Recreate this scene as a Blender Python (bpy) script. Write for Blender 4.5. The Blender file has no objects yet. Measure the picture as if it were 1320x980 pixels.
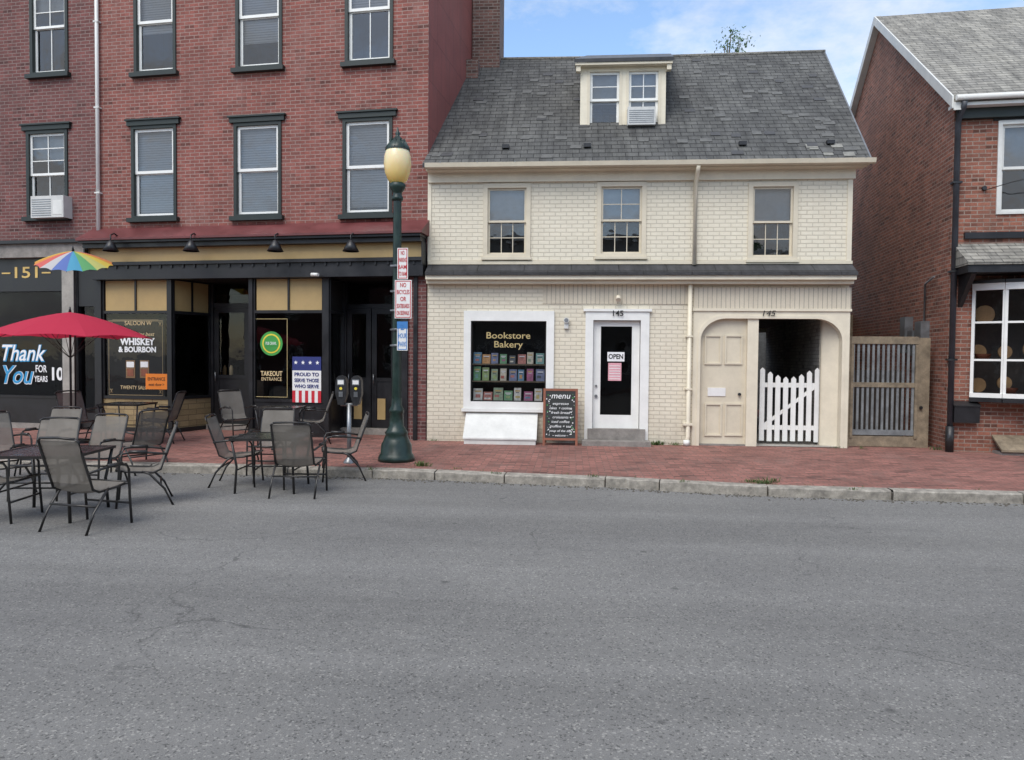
import bpy, math, random
from mathutils import Vector, Matrix
random.seed(7)
rad=math.radians
sc=bpy.context.scene
# ------------------------------------------------------------ camera / survey
F_PX=953.0
camR=Matrix.Rotation(rad(4.5),3,'Z')@Matrix.Rotation(rad(90-1.8),3,'X')@Matrix.Rotation(rad(.5),3,'Z')
CAM=Vector((0,0,1.8))
def ray(px,py): return camR@Vector(((px-660)/F_PX,-(py-490)/F_PX,-1))
def ground(px,py,z=0.0):
    r=ray(px,py); t=(z-CAM.z)/r.z
    return CAM+r*t
class Frame:
    def __init__(s,O,deg):
        s.O=Vector((O[0],O[1],0)); s.a=rad(deg)
        s.ax=Vector((math.cos(s.a),math.sin(s.a),0)); s.ay=Vector((-math.sin(s.a),math.cos(s.a),0))
    def uv(s,px,py,d=0):
        r=ray(px,py); t=((s.O+s.ay*d-CAM).dot(s.ay))/r.dot(s.ay)
        P=CAM+r*t
        return (P-s.O).dot(s.ax),P.z
    def rect(s,x0,y0,x1,y1,d=0):
        a=s.uv(x0,y0,d);b=s.uv(x1,y0,d);c=s.uv(x0,y1,d);e=s.uv(x1,y1,d)
        return (a[0]+c[0])/2,(b[0]+e[0])/2,(c[1]+e[1])/2,(a[1]+b[1])/2
    def empty(s,name):
        o=bpy.data.objects.new(name,None); sc.collection.objects.link(o)
        o.location=s.O; o.rotation_euler=(0,0,s.a); o.empty_display_size=.3
        return o
cd=bpy.data.cameras.new('camera'); cam=bpy.data.objects.new('camera',cd); sc.collection.objects.link(cam)
cd.sensor_width=36; cd.lens=36*F_PX/1320; cd.clip_end=2000; cd.clip_start=.05
cam.matrix_world=Matrix.Translation(CAM)@camR.to_4x4()
sc.camera=cam
sc.view_settings.view_transform='Standard'; sc.view_settings.look='None'; sc.view_settings.exposure=0
# ------------------------------------------------------------ materials
MATS={}
def base(name):
    m=bpy.data.materials.new(name); m.use_nodes=True
    nt=m.node_tree; b=nt.nodes['Principled BSDF']
    MATS[name]=m
    return m,nt,b
def N(nt,t,**k):
    n=nt.nodes.new(t)
    for a,v in k.items(): setattr(n,a,v)
    return n
def mixc(nt,f,a,b,mode='MIX'):
    n=nt.nodes.new('ShaderNodeMix'); n.data_type='RGBA'; n.blend_type=mode
    for i,v in ((0,f),(6,a),(7,b)):
        if hasattr(v,'is_output'): nt.links.new(v,n.inputs[i])
        elif isinstance(v,(tuple,list)): n.inputs[i].default_value=(*v[:3],1)
        else: n.inputs[i].default_value=v
    return n.outputs[2]
def ramp(nt,src,p0,p1,c0=0,c1=1):
    n=nt.nodes.new('ShaderNodeMapRange'); n.inputs[1].default_value=p0;n.inputs[2].default_value=p1
    n.inputs[3].default_value=c0;n.inputs[4].default_value=c1
    nt.links.new(src,n.inputs[0]); return n.outputs[0]
def noise(nt,vec,scale,detail=4,rough=.55):
    n=nt.nodes.new('ShaderNodeTexNoise'); n.inputs['Scale'].default_value=scale
    n.inputs['Detail'].default_value=detail; n.inputs['Roughness'].default_value=rough
    if vec is not None: nt.links.new(vec,n.inputs['Vector'])
    return n.outputs['Fac']
def mathn(nt,op,a,b=None):
    n=nt.nodes.new('ShaderNodeMath'); n.operation=op
    for i,v in enumerate((a,b)):
        if v is None: continue
        if hasattr(v,'is_output'): nt.links.new(v,n.inputs[i])
        else: n.inputs[i].default_value=v
    return n.outputs[0]
def bumpn(nt,b,h,strength,dist=.01,prev=None):
    n=nt.nodes.new('ShaderNodeBump'); n.inputs['Strength'].default_value=strength; n.inputs['Distance'].default_value=dist
    nt.links.new(h,n.inputs['Height'])
    if prev is not None: nt.links.new(prev,n.inputs['Normal'])
    nt.links.new(n.outputs[0],b.inputs['Normal']); return n.outputs[0]
def sc3(c,k): return tuple(max(0,min(1,x*k)) for x in c)
def plain(name,col,rough=.6,var=.15,scale=4,bump=0.,metal=0,spec=.5):
    m,nt,b=base(name)
    tc=N(nt,'ShaderNodeTexCoord').outputs['Object']
    f=ramp(nt,noise(nt,tc,scale,4,.65),.3,.7)
    c=mixc(nt,f,sc3(col,1-var),sc3(col,1+var))
    f2=ramp(nt,noise(nt,tc,scale*9,2),.45,.75)
    c=mixc(nt,mathn(nt,'MULTIPLY',f2,var),c,sc3(col,.6))
    nt.links.new(c,b.inputs['Base Color'])
    nt.links.new(ramp(nt,f,0,1,max(.02,rough-.1),min(1,rough+.1)),b.inputs['Roughness'])
    b.inputs['Metallic'].default_value=metal; b.inputs['Specular IOR Level'].default_value=spec
    if bump: bumpn(nt,b,noise(nt,tc,scale*12,3),bump,.01)
    return m
def cellrand(nt,uv,bw,bh):
    sx=N(nt,'ShaderNodeSeparateXYZ'); nt.links.new(uv,sx.inputs[0])
    row=mathn(nt,'FLOOR',mathn(nt,'DIVIDE',sx.outputs[1],bh))
    par=mathn(nt,'MULTIPLY',mathn(nt,'FLOORED_MODULO',row,2.0),.5)
    col=mathn(nt,'FLOOR',mathn(nt,'ADD',mathn(nt,'DIVIDE',sx.outputs[0],bw),par))
    cb=N(nt,'ShaderNodeCombineXYZ'); nt.links.new(col,cb.inputs[0]); nt.links.new(row,cb.inputs[1])
    wn=N(nt,'ShaderNodeTexWhiteNoise'); wn.noise_dimensions='2D'; nt.links.new(cb.outputs[0],wn.inputs['Vector'])
    return wn.outputs['Value'],sx
def brickmat(name,c1,c2,mort,bw=.215,bh=.073,ms=.009,var=.25,bump=.5,rough=.85,stain=None,stainamt=.5,dark=None,cell=0,grime=None,wob=.008,burnt=True,darkamt=.5):
    m,nt,b=base(name)
    tc=N(nt,'ShaderNodeTexCoord'); uv=tc.outputs['UV']
    nz=N(nt,'ShaderNodeTexNoise'); nz.inputs['Scale'].default_value=6; nt.links.new(uv,nz.inputs['Vector'])
    vs=N(nt,'ShaderNodeVectorMath',operation='SUBTRACT'); nt.links.new(nz.outputs['Color'],vs.inputs[0]); vs.inputs[1].default_value=(.5,.5,.5)
    vm=N(nt,'ShaderNodeVectorMath',operation='SCALE'); nt.links.new(vs.outputs[0],vm.inputs[0]); vm.inputs['Scale'].default_value=wob
    va=N(nt,'ShaderNodeVectorMath',operation='ADD'); nt.links.new(uv,va.inputs[0]); nt.links.new(vm.outputs[0],va.inputs[1])
    v=va.outputs[0]
    br=N(nt,'ShaderNodeTexBrick'); nt.links.new(v,br.inputs['Vector'])
    br.inputs['Scale'].default_value=1; br.inputs['Brick Width'].default_value=bw; br.inputs['Row Height'].default_value=bh
    br.inputs['Mortar Size'].default_value=ms; br.inputs['Mortar Smooth'].default_value=.25; br.inputs['Bias'].default_value=0
    br.inputs['Color1'].default_value=(*c1,1); br.inputs['Color2'].default_value=(*c2,1); br.inputs['Mortar'].default_value=(*mort,1)
    c=br.outputs['Color']
    if cell:
        wv,_=cellrand(nt,v,bw,bh)
        k=ramp(nt,wv,0,1,1-cell,1+cell*.8)
        if burnt: k=mathn(nt,'MULTIPLY',k,ramp(nt,wv,.0,.10,.6,1.0))
        isb=mathn(nt,'SUBTRACT',1.0,br.outputs['Fac'])
        cbx=N(nt,'ShaderNodeCombineColor'); [nt.links.new(k,cbx.inputs[i]) for i in range(3)]
        c=mixc(nt,isb,c,mixc(nt,1.0,c,cbx.outputs[0],'MULTIPLY'))
    f=ramp(nt,noise(nt,uv,1.1,4,.6),.3,.7)
    c=mixc(nt,1.0,c,mixc(nt,f,(1-var,)*3,(1+var*.3,)*3),'MULTIPLY')
    f=ramp(nt,noise(nt,uv,38,2),.35,.7)
    c=mixc(nt,1.0,c,mixc(nt,f,(1,)*3,(1-var*.8,)*3),'MULTIPLY')
    if stain:
        mp=N(nt,'ShaderNodeMapping'); nt.links.new(uv,mp.inputs['Vector']); mp.inputs['Scale'].default_value=(1.6,.6,1)
        f=ramp(nt,noise(nt,mp.outputs[0],1.3,6,.75),.5,.72)
        c=mixc(nt,mathn(nt,'MULTIPLY',f,stainamt),c,stain)
    if dark:
        mp=N(nt,'ShaderNodeMapping'); nt.links.new(uv,mp.inputs['Vector']); mp.inputs['Scale'].default_value=(3.5,.35,1)
        f=ramp(nt,noise(nt,mp.outputs[0],1.0,5,.7),.5,.75)
        c=mixc(nt,mathn(nt,'MULTIPLY',f,darkamt),c,dark)
    if grime:
        sx=N(nt,'ShaderNodeSeparateXYZ'); nt.links.new(uv,sx.inputs[0])
        mp=N(nt,'ShaderNodeMapping'); nt.links.new(uv,mp.inputs['Vector']); mp.inputs['Scale'].default_value=(4,1.2,1)
        nn=ramp(nt,noise(nt,mp.outputs[0],1.5,5,.75),.3,.65)
        lo=ramp(nt,sx.outputs[1],.1,.8,1,0)
        c=mixc(nt,mathn(nt,'MULTIPLY',mathn(nt,'MULTIPLY',nn,lo),.6),c,grime)
    nt.links.new(c,b.inputs['Base Color']); b.inputs['Roughness'].default_value=rough
    h=mathn(nt,'SUBTRACT',1.0,br.outputs['Fac'])
    h=mathn(nt,'ADD',h,mathn(nt,'MULTIPLY',noise(nt,uv,60,2),.35))
    bumpn(nt,b,h,bump,.012)
    return m
def shingle(name,c1,c2,gap,bw=.25,bh=.17,stain=None,cell=.35,big=(.6,1.2),lap=.5):
    m,nt,b=base(name)
    uv=N(nt,'ShaderNodeTexCoord').outputs['UV']
    br=N(nt,'ShaderNodeTexBrick'); nt.links.new(uv,br.inputs['Vector'])
    br.inputs['Scale'].default_value=1; br.inputs['Brick Width'].default_value=bw; br.inputs['Row Height'].default_value=bh
    br.inputs['Mortar Size'].default_value=.007; br.inputs['Mortar Smooth'].default_value=.3; br.inputs['Bias'].default_value=0
    br.inputs['Color1'].default_value=(*c1,1); br.inputs['Color2'].default_value=(*c2,1); br.inputs['Mortar'].default_value=(*gap,1)
    c=br.outputs['Color']
    wv,sx=cellrand(nt,uv,bw,bh)
    k=ramp(nt,wv,0,1,1-cell,1+cell)
    fr=mathn(nt,'FRACT',mathn(nt,'DIVIDE',sx.outputs[1],bh))
    k=mathn(nt,'MULTIPLY',k,ramp(nt,fr,.72,1.0,1.0,lap))
    cbx=N(nt,'ShaderNodeCombineColor'); [nt.links.new(k,cbx.inputs[i]) for i in range(3)]
    c=mixc(nt,1.0,c,cbx.outputs[0],'MULTIPLY')
    mp=N(nt,'ShaderNodeMapping'); nt.links.new(uv,mp.inputs['Vector']); mp.inputs['Scale'].default_value=(1,.5,1)
    f=ramp(nt,noise(nt,mp.outputs[0],1.1,6,.7),.35,.65)
    c=mixc(nt,1.0,c,mixc(nt,f,(big[0],)*3,(big[1],big[1],big[1]*.97)),'MULTIPLY')
    mp=N(nt,'ShaderNodeMapping'); nt.links.new(uv,mp.inputs['Vector']); mp.inputs['Scale'].default_value=(7,.7,1)
    f=ramp(nt,noise(nt,mp.outputs[0],1.0,4,.7),.4,.7)
    c=mixc(nt,1.0,c,mixc(nt,f,(1.15,)*3,(.58,)*3),'MULTIPLY')
    if stain:
        f=ramp(nt,noise(nt,uv,1.3,7,.8),.60,.72); c=mixc(nt,mathn(nt,'MULTIPLY',f,.5),c,stain)
    nt.links.new(c,b.inputs['Base Color']); b.inputs['Roughness'].default_value=.8
    h=mathn(nt,'ADD',mathn(nt,'MULTIPLY',fr,-1.0),mathn(nt,'SUBTRACT',0,br.outputs['Fac']))
    h=mathn(nt,'ADD',h,mathn(nt,'MULTIPLY',noise(nt,uv,25,3),.6))
    h=mathn(nt,'ADD',h,mathn(nt,'MULTIPLY',wv,.5))
    bumpn(nt,b,h,.8,.02)
    return m
def glassmat(name,tint=.8,extra=.04,ior=1.5,k=1.2):
    m,nt,b=base(name); nt.nodes.remove(b)
    out=nt.nodes['Material Output']
    fr=N(nt,'ShaderNodeFresnel'); fr.inputs[0].default_value=ior
    f=mathn(nt,'ADD',mathn(nt,'MULTIPLY',fr.outputs[0],k),extra)
    tr=N(nt,'ShaderNodeBsdfTransparent'); tr.inputs[0].default_value=(tint,tint,tint*1.0,1)
    gl=N(nt,'ShaderNodeBsdfGlossy'); gl.inputs['Roughness'].default_value=.015
    tc=N(nt,'ShaderNodeTexCoord').outputs['Object']
    bp=N(nt,'ShaderNodeBump'); bp.inputs['Strength'].default_value=.15; bp.inputs['Distance'].default_value=.02
    nt.links.new(noise(nt,tc,2.5,2),bp.inputs['Height']); nt.links.new(bp.outputs[0],gl.inputs['Normal'])
    mx=N(nt,'ShaderNodeMixShader'); nt.links.new(f,mx.inputs[0]); nt.links.new(tr.outputs[0],mx.inputs[1]); nt.links.new(gl.outputs[0],mx.inputs[2])
    nt.links.new(mx.outputs[0],out.inputs[0]); return m
def translucent(name,col,amt=.4):
    m,nt,b=base(name); out=nt.nodes['Material Output']
    b.inputs['Base Color'].default_value=(*col,1); b.inputs['Roughness'].default_value=.8
    t=N(nt,'ShaderNodeBsdfTranslucent'); t.inputs[0].default_value=(*col,1)
    mx=N(nt,'ShaderNodeMixShader'); mx.inputs[0].default_value=amt
    nt.links.new(b.outputs[0],mx.inputs[1]); nt.links.new(t.outputs[0],mx.inputs[2]); nt.links.new(mx.outputs[0],out.inputs[0])
    return m
brick_red=brickmat('brick_red',(.285,.088,.070),(.225,.072,.058),(.33,.22,.19),ms=.010,stain=(.32,.20,.175),stainamt=.4,var=.25,cell=.2,dark=(.15,.06,.05))
brick_dark=brickmat('brick_dark',(.20,.066,.060),(.155,.056,.053),(.25,.175,.16),ms=.010,stain=(.12,.075,.07),stainamt=.6,var=.28,cell=.22)
brick_paint=brickmat('brick_painted_red',(.31,.095,.08),(.29,.09,.076),(.22,.07,.06),bw=.6,bh=.9,ms=.012,stain=(.2,.08,.07),stainamt=.6,var=.2,bump=.3,dark=(.18,.075,.065))
brick_cream=brickmat('brick_cream',(.76,.70,.565),(.745,.685,.55),(.56,.505,.40),bh=.078,ms=.009,stain=(.66,.60,.475),stainamt=.4,var=.06,bump=.6,rough=.55,dark=(.62,.55,.43),cell=.025,grime=(.36,.32,.25),burnt=False,darkamt=.35)
brick_orange=brickmat('brick_orange',(.34,.125,.08),(.235,.088,.06),(.35,.26,.21),ms=.010,stain=(.15,.085,.065),stainamt=.6,var=.3,dark=(.16,.085,.06),cell=.32)
brick_chim=brickmat('brick_chimney',(.22,.11,.09),(.15,.08,.065),(.27,.23,.2),var=.3,stain=(.10,.08,.07),cell=.35,ms=.011)
paver=brickmat('brick_paver',(.35,.15,.12),(.27,.115,.092),(.14,.095,.08),bw=.21,bh=.105,ms=.008,var=.28,stain=(.21,.135,.115),stainamt=.6,bump=.5,cell=.26,wob=.02)
slate=shingle('slate_roof',(.098,.098,.094),(.078,.078,.077),(.02,.02,.02),stain=(.17,.168,.155),cell=.16,big=(.72,1.2),lap=.42)
shingle_grey=shingle('shingle_grey',(.29,.275,.245),(.22,.21,.19),(.10,.10,.09),bw=.3,bh=.14,cell=.15,big=(.85,1.1))
shingle_dark=shingle('shingle_dark',(.05,.05,.055),(.04,.04,.043),(.015,.015,.015),bw=.9,bh=.5,cell=.2)
cream=plain('cream_paint',(.71,.645,.51),.5,.08,3,.05)
beige=plain('beige_paint',(.63,.565,.44),.5,.08,3,.05)
bead=brickmat('beadboard_cream',(.68,.61,.48),(.66,.59,.465),(.36,.32,.25),bw=.085,bh=6,ms=.007,var=.1,bump=.4,rough=.55,stain=(.47,.41,.32),stainamt=.4)
white=plain('white_paint',(.78,.78,.75),.45,.06,3,.04)
offwhite=plain('offwhite_paint',(.64,.64,.61),.5,.1,3)
black=plain('black_paint',(.013,.013,.015),.38,.3,3,.05)
dkgreen=plain('dark_green_paint',(.012,.020,.018),.5,.3,3,.05)
tan=plain('tan_panel',(.43,.30,.13),.55,.08,2,.03)
tan_stone=brickmat('tan_bulkhead',(.36,.27,.14),(.32,.24,.12),(.18,.13,.07),bw=.45,bh=.12,ms=.008,var=.25,cell=.2,burnt=False)
redroof=plain('red_metal_roof',(.13,.033,.033),.5,.25,2,.03)
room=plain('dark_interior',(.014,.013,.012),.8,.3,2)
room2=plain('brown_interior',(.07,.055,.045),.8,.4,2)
blind=brickmat('window_blind',(.50,.51,.52),(.48,.49,.5),(.27,.28,.29),bw=30,bh=.05,ms=.009,var=.06,bump=.3,rough=.6)
curtain=plain('curtain_white',(.44,.46,.47),.8,.15,2)
glass=glassmat('window_glass',.75,.08)
glass2=glassmat('shop_glass',.92,.0,1.5,.8)
metal_dk=plain('metal_dark',(.03,.03,.032),.4,.3,6,metal=.3)
metal_gr=plain('metal_grey',(.25,.26,.27),.4,.2,6,metal=.7)
pipe_dk=plain('downspout_dark',(.045,.05,.06),.45,.3,3)
acw=plain('ac_plastic',(.55,.55,.53),.5,.1,5)
lampgreen=plain('lamp_green',(.010,.028,.022),.38,.4,8,.05)
granite=plain('granite_kerb',(.31,.285,.245),.85,.45,9,.8)
stone=plain('stone_step',(.24,.22,.20),.8,.3,6,.4)
concrete=plain('concrete',(.33,.31,.28),.85,.25,3,.3)
wood=plain('weathered_wood',(.22,.175,.12),.8,.4,7,.4)
wood_g=plain('grey_slat',(.17,.18,.185),.6,.35,6,.2)
gold=plain('gold_paint',(.62,.42,.13),.4,.1,8)
goldc=plain('gold_cream',(.65,.5,.28),.5,.1,8)
goldm=plain('muted_gold_lettering',(.48,.38,.18),.4,.1,8)
wtext=plain('white_lettering',(.8,.8,.8),.5,.03,3)
btext=plain('black_lettering',(.01,.01,.01),.5,.03,3)
rtext=plain('red_lettering',(.5,.02,.03),.5,.05,3)
bluetext=plain('blue_lettering',(.03,.28,.55),.5,.05,3)
posterw=plain('poster_white',(.75,.74,.72),.5,.05,3)
pinkp=plain('poster_pink',(.7,.35,.4),.5,.1,9)
orangep=plain('poster_orange',(.8,.22,.02),.5,.05,3)
navy=plain('flag_blue',(.02,.03,.16),.6,.1,3)
redp=plain('flag_red',(.5,.015,.03),.6,.1,3)
greenp=plain('sticker_green',(.05,.30,.06),.5,.1,3)
yellowp=plain('sticker_yellow',(.75,.6,.05),.5,.1,3)
bluep=plain('sign_blue',(.05,.2,.5),.5,.05,3)
chalk=plain('chalkboard',(.02,.022,.022),.7,.4,5)
redwood=plain('stained_wood',(.22,.07,.035),.55,.25,6)
basket=plain('wood_round',(.5,.3,.14),.6,.2,6)
def asphalt():
    m,nt,b=base('asphalt'); tc=N(nt,'ShaderNodeTexCoord').outputs['Object']
    f=ramp(nt,noise(nt,tc,150,3,.7),.34,.68)
    c=mixc(nt,f,(.125,.123,.119),(.225,.222,.214))
    v=N(nt,'ShaderNodeTexVoronoi'); v.inputs['Scale'].default_value=95; nt.links.new(tc,v.inputs['Vector'])
    sp=N(nt,'ShaderNodeSeparateColor'); nt.links.new(v.outputs['Color'],sp.inputs[0])
    f=ramp(nt,sp.outputs[0],.86,.95); c=mixc(nt,mathn(nt,'MULTIPLY',f,.45),c,(.40,.39,.36))
    f=ramp(nt,sp.outputs[1],.86,.95); c=mixc(nt,mathn(nt,'MULTIPLY',f,.6),c,(.04,.04,.04))
    f=ramp(nt,noise(nt,tc,.3,6,.65),.3,.7); c=mixc(nt,1.0,c,mixc(nt,f,(.84,.84,.85),(1.13,1.13,1.12)),'MULTIPLY')
    mp=N(nt,'ShaderNodeMapping'); nt.links.new(tc,mp.inputs['Vector']); mp.inputs['Scale'].default_value=(.07,1.0,1); mp.inputs['Rotation'].default_value=(0,0,rad(2))
    f=ramp(nt,noise(nt,mp.outputs[0],1.1,5,.65),.35,.65); c=mixc(nt,1.0,c,mixc(nt,f,(.88,.88,.88),(1.1,1.1,1.1)),'MULTIPLY')
    f=ramp(nt,noise(nt,tc,2.4,6,.75),.62,.74); c=mixc(nt,mathn(nt,'MULTIPLY',f,.28),c,(.08,.08,.08))
    f=ramp(nt,noise(nt,tc,9,5,.75),.5,.8); c=mixc(nt,mathn(nt,'MULTIPLY',f,.35),c,(.27,.265,.255))
    # small tar spots
    v2=N(nt,'ShaderNodeTexVoronoi'); v2.inputs['Scale'].default_value=1.6; nt.links.new(tc,v2.inputs['Vector'])
    f=ramp(nt,v2.outputs['Distance'],.03,.06,1,0); c=mixc(nt,mathn(nt,'MULTIPLY',f,.55),c,(.05,.05,.05))
    nz=N(nt,'ShaderNodeTexNoise'); nz.inputs['Scale'].default_value=1.5; nz.inputs['Detail'].default_value=5; nt.links.new(tc,nz.inputs['Vector'])
    va=N(nt,'ShaderNodeVectorMath',operation='ADD'); nt.links.new(tc,va.inputs[0]); nt.links.new(nz.outputs['Color'],va.inputs[1])
    vo=N(nt,'ShaderNodeTexVoronoi'); vo.feature='DISTANCE_TO_EDGE'; vo.inputs['Scale'].default_value=.32; nt.links.new(va.outputs[0],vo.inputs['Vector'])
    cr=ramp(nt,vo.outputs['Distance'],.0,.005,1,0)
    msk=ramp(nt,noise(nt,tc,.5,2),.48,.58)
    c=mixc(nt,mathn(nt,'MULTIPLY',mathn(nt,'MULTIPLY',cr,msk),.6),c,(.05,.05,.05))
    nt.links.new(c,b.inputs['Base Color']); b.inputs['Roughness'].default_value=.9; b.inputs['Specular IOR Level'].default_value=.3
    bumpn(nt,b,noise(nt,tc,150,2,.7),.4,.008)
    return m
asph=asphalt()
# ------------------------------------------------------------ mesh builder
class MB:
    def __init__(s): s.v=[];s.f=[];s.m=[];s.s=[];s.mats=[]
    def mi(s,m):
        if m not in s.mats: s.mats.append(m)
        return s.mats.index(m)
    def face(s,pts,m,smooth=False):
        i=len(s.v); s.v+= [tuple(p) for p in pts]; s.f.append(tuple(range(i,i+len(pts)))); s.m.append(s.mi(m)); s.s.append(smooth)
    def hexa(s,p,m):
        i=len(s.v); s.v+=[tuple(q) for q in p]; k=s.mi(m)
        for f in ((0,3,2,1),(4,5,6,7),(0,1,5,4),(1,2,6,5),(2,3,7,6),(3,0,4,7)):
            s.f.append(tuple(i+j for j in f)); s.m.append(k); s.s.append(False)
    def box(s,x0,x1,y0,y1,z0,z1,m,sh=0):
        if x0>x1:x0,x1=x1,x0
        if y0>y1:y0,y1=y1,y0
        if z0>z1:z0,z1=z1,z0
        a,b=sh*y0,sh*y1
        s.hexa([(x0+a,y0,z0),(x1+a,y0,z0),(x1+b,y1,z0),(x0+b,y1,z0),(x0+a,y0,z1),(x1+a,y0,z1),(x1+b,y1,z1),(x0+b,y1,z1)],m)
    def ring(s,c,d,r,n,ph=0):
        d=Vector(d).normalized(); a=Vector((0,0,1)) if abs(d.z)<.9 else Vector((1,0,0))
        u=d.cross(a).normalized(); w=d.cross(u)
        return [Vector(c)+u*math.cos(2*math.pi*k/n+ph)*r+w*math.sin(2*math.pi*k/n+ph)*r for k in range(n)]
    def tube(s,path,r,m,n=8,caps=True):
        path=[Vector(p) for p in path]; rs=r if isinstance(r,(list,tuple)) else [r]*len(path)
        base=len(s.v); k=s.mi(m)
        for i,p in enumerate(path):
            if i==0:d=path[1]-path[0]
            elif i==len(path)-1:d=path[-1]-path[-2]
            else: d=(path[i]-path[i-1]).normalized()+(path[i+1]-path[i]).normalized()
            s.v+=[tuple(q) for q in s.ring(p,d,rs[i],n)]
        for i in range(len(path)-1):
            for j in range(n):
                a=base+i*n+j; b=base+i*n+(j+1)%n
                s.f.append((a,b,b+n,a+n)); s.m.append(k); s.s.append(True)
        if caps:
            s.f.append(tuple(base+j for j in range(n))[::-1]); s.m.append(k); s.s.append(False)
            o=base+(len(path)-1)*n
            s.f.append(tuple(o+j for j in range(n))); s.m.append(k); s.s.append(False)
    def lathe(s,prof,c,m,n=20,flute=0,smooth=True):
        base=len(s.v); k=s.mi(m)
        for (r,z) in prof:
            for j in range(n):
                a=2*math.pi*j/n; rr=r*(1-(flute if j%2 else 0))
                s.v.append((c[0]+rr*math.cos(a),c[1]+rr*math.sin(a),c[2]+z))
        for i in range(len(prof)-1):
            for j in range(n):
                a=base+i*n+j; b=base+i*n+(j+1)%n
                s.f.append((a,b,b+n,a+n)); s.m.append(k); s.s.append(smooth)
    def disc(s,c,r,nrm,m,n=24):
        s.face(s.ring(c,nrm,r,n),m)
    def build(s,name,parent=None,loc=None,rot=None,bevel=0):
        me=bpy.data.meshes.new(name); me.from_pydata(s.v,[],s.f)
        for m in s.mats: me.materials.append(m)
        me.polygons.foreach_set('material_index',s.m); me.polygons.foreach_set('use_smooth',s.s)
        uvl=me.uv_layers.new(name='UVMap'); me.update()
        Z=Vector((0,0,1))
        for p in me.polygons:
            n=p.normal
            if abs(n.z)>.95: t=Vector((1,0,0)); w=Vector((0,1,0))
            else:
                t=Z.cross(n).normalized(); w=n.cross(t)
            for li in p.loop_indices:
                co=me.vertices[me.loops[li].vertex_index].co
                uvl.data[li].uv=(t.dot(co),w.dot(co))
        o=bpy.data.objects.new(name,me); sc.collection.objects.link(o)
        if parent: o.parent=parent
        if loc is not None: o.location=loc
        if rot is not None: o.rotation_euler=rot
        return o
def wall(mb,x0,x1,z0,z1,y,ops,mat,rev=.15,revmat=None):
    xs=sorted(set([x0,x1]+[o[0] for o in ops]+[o[1] for o in ops])); zs=sorted(set([z0,z1]+[o[2] for o in ops]+[o[3] for o in ops]))
    xs=[x for x in xs if x0-1e-6<=x<=x1+1e-6]; zs=[z for z in zs if z0-1e-6<=z<=z1+1e-6]
    for i in range(len(xs)-1):
        for j in range(len(zs)-1):
            cx=(xs[i]+xs[i+1])/2; cz=(zs[j]+zs[j+1])/2
            if any(o[0]<cx<o[1] and o[2]<cz<o[3] for o in ops): continue
            mb.face([(xs[i],y,zs[j]),(xs[i+1],y,zs[j]),(xs[i+1],y,zs[j+1]),(xs[i],y,zs[j+1])],mat)
    rm=revmat or mat
    for a,b,c,d in ops:
        mb.face([(a,y,c),(a,y,d),(a,y+rev,d),(a,y+rev,c)],rm); mb.face([(b,y,c),(b,y+rev,c),(b,y+rev,d),(b,y,d)],rm)
        mb.face([(a,y,c),(a,y+rev,c),(b,y+rev,c),(b,y,c)],rm); mb.face([(a,y,d),(b,y,d),(b,y+rev,d),(a,y+rev,d)],rm)
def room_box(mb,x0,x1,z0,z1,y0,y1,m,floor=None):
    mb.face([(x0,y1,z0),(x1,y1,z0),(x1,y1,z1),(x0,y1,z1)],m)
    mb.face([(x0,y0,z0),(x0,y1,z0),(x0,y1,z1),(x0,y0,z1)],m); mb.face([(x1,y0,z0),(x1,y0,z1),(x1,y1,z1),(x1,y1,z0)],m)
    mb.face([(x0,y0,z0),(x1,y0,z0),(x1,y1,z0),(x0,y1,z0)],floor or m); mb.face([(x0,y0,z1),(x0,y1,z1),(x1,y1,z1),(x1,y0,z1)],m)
def sash(mb,gb,x0,x1,z0,z1,y,m,cols,rows,st=.05,mt=.018,g=None,th=.035):
    mb.box(x0,x0+st,y,y+th,z0,z1,m); mb.box(x1-st,x1,y,y+th,z0,z1,m)
    mb.box(x0+st,x1-st,y,y+th,z0,z0+st,m); mb.box(x0+st,x1-st,y,y+th,z1-st,z1,m)
    for i in range(1,cols):
        x=x0+st+(x1-x0-2*st)*i/cols; mb.box(x-mt/2,x+mt/2,y+.004,y+th-.006,z0+st,z1-st,m)
    for i in range(1,rows):
        z=z0+st+(z1-z0-2*st)*i/rows; mb.box(x0+st,x1-st,y+.006,y+th-.008,z-mt/2,z+mt/2,m)
    gy=y+th/2
    gb.face([(x0+st,gy,z0+st),(x1-st,gy,z0+st),(x1-st,gy,z1-st),(x0+st,gy,z1-st)],g or glass)
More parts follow.
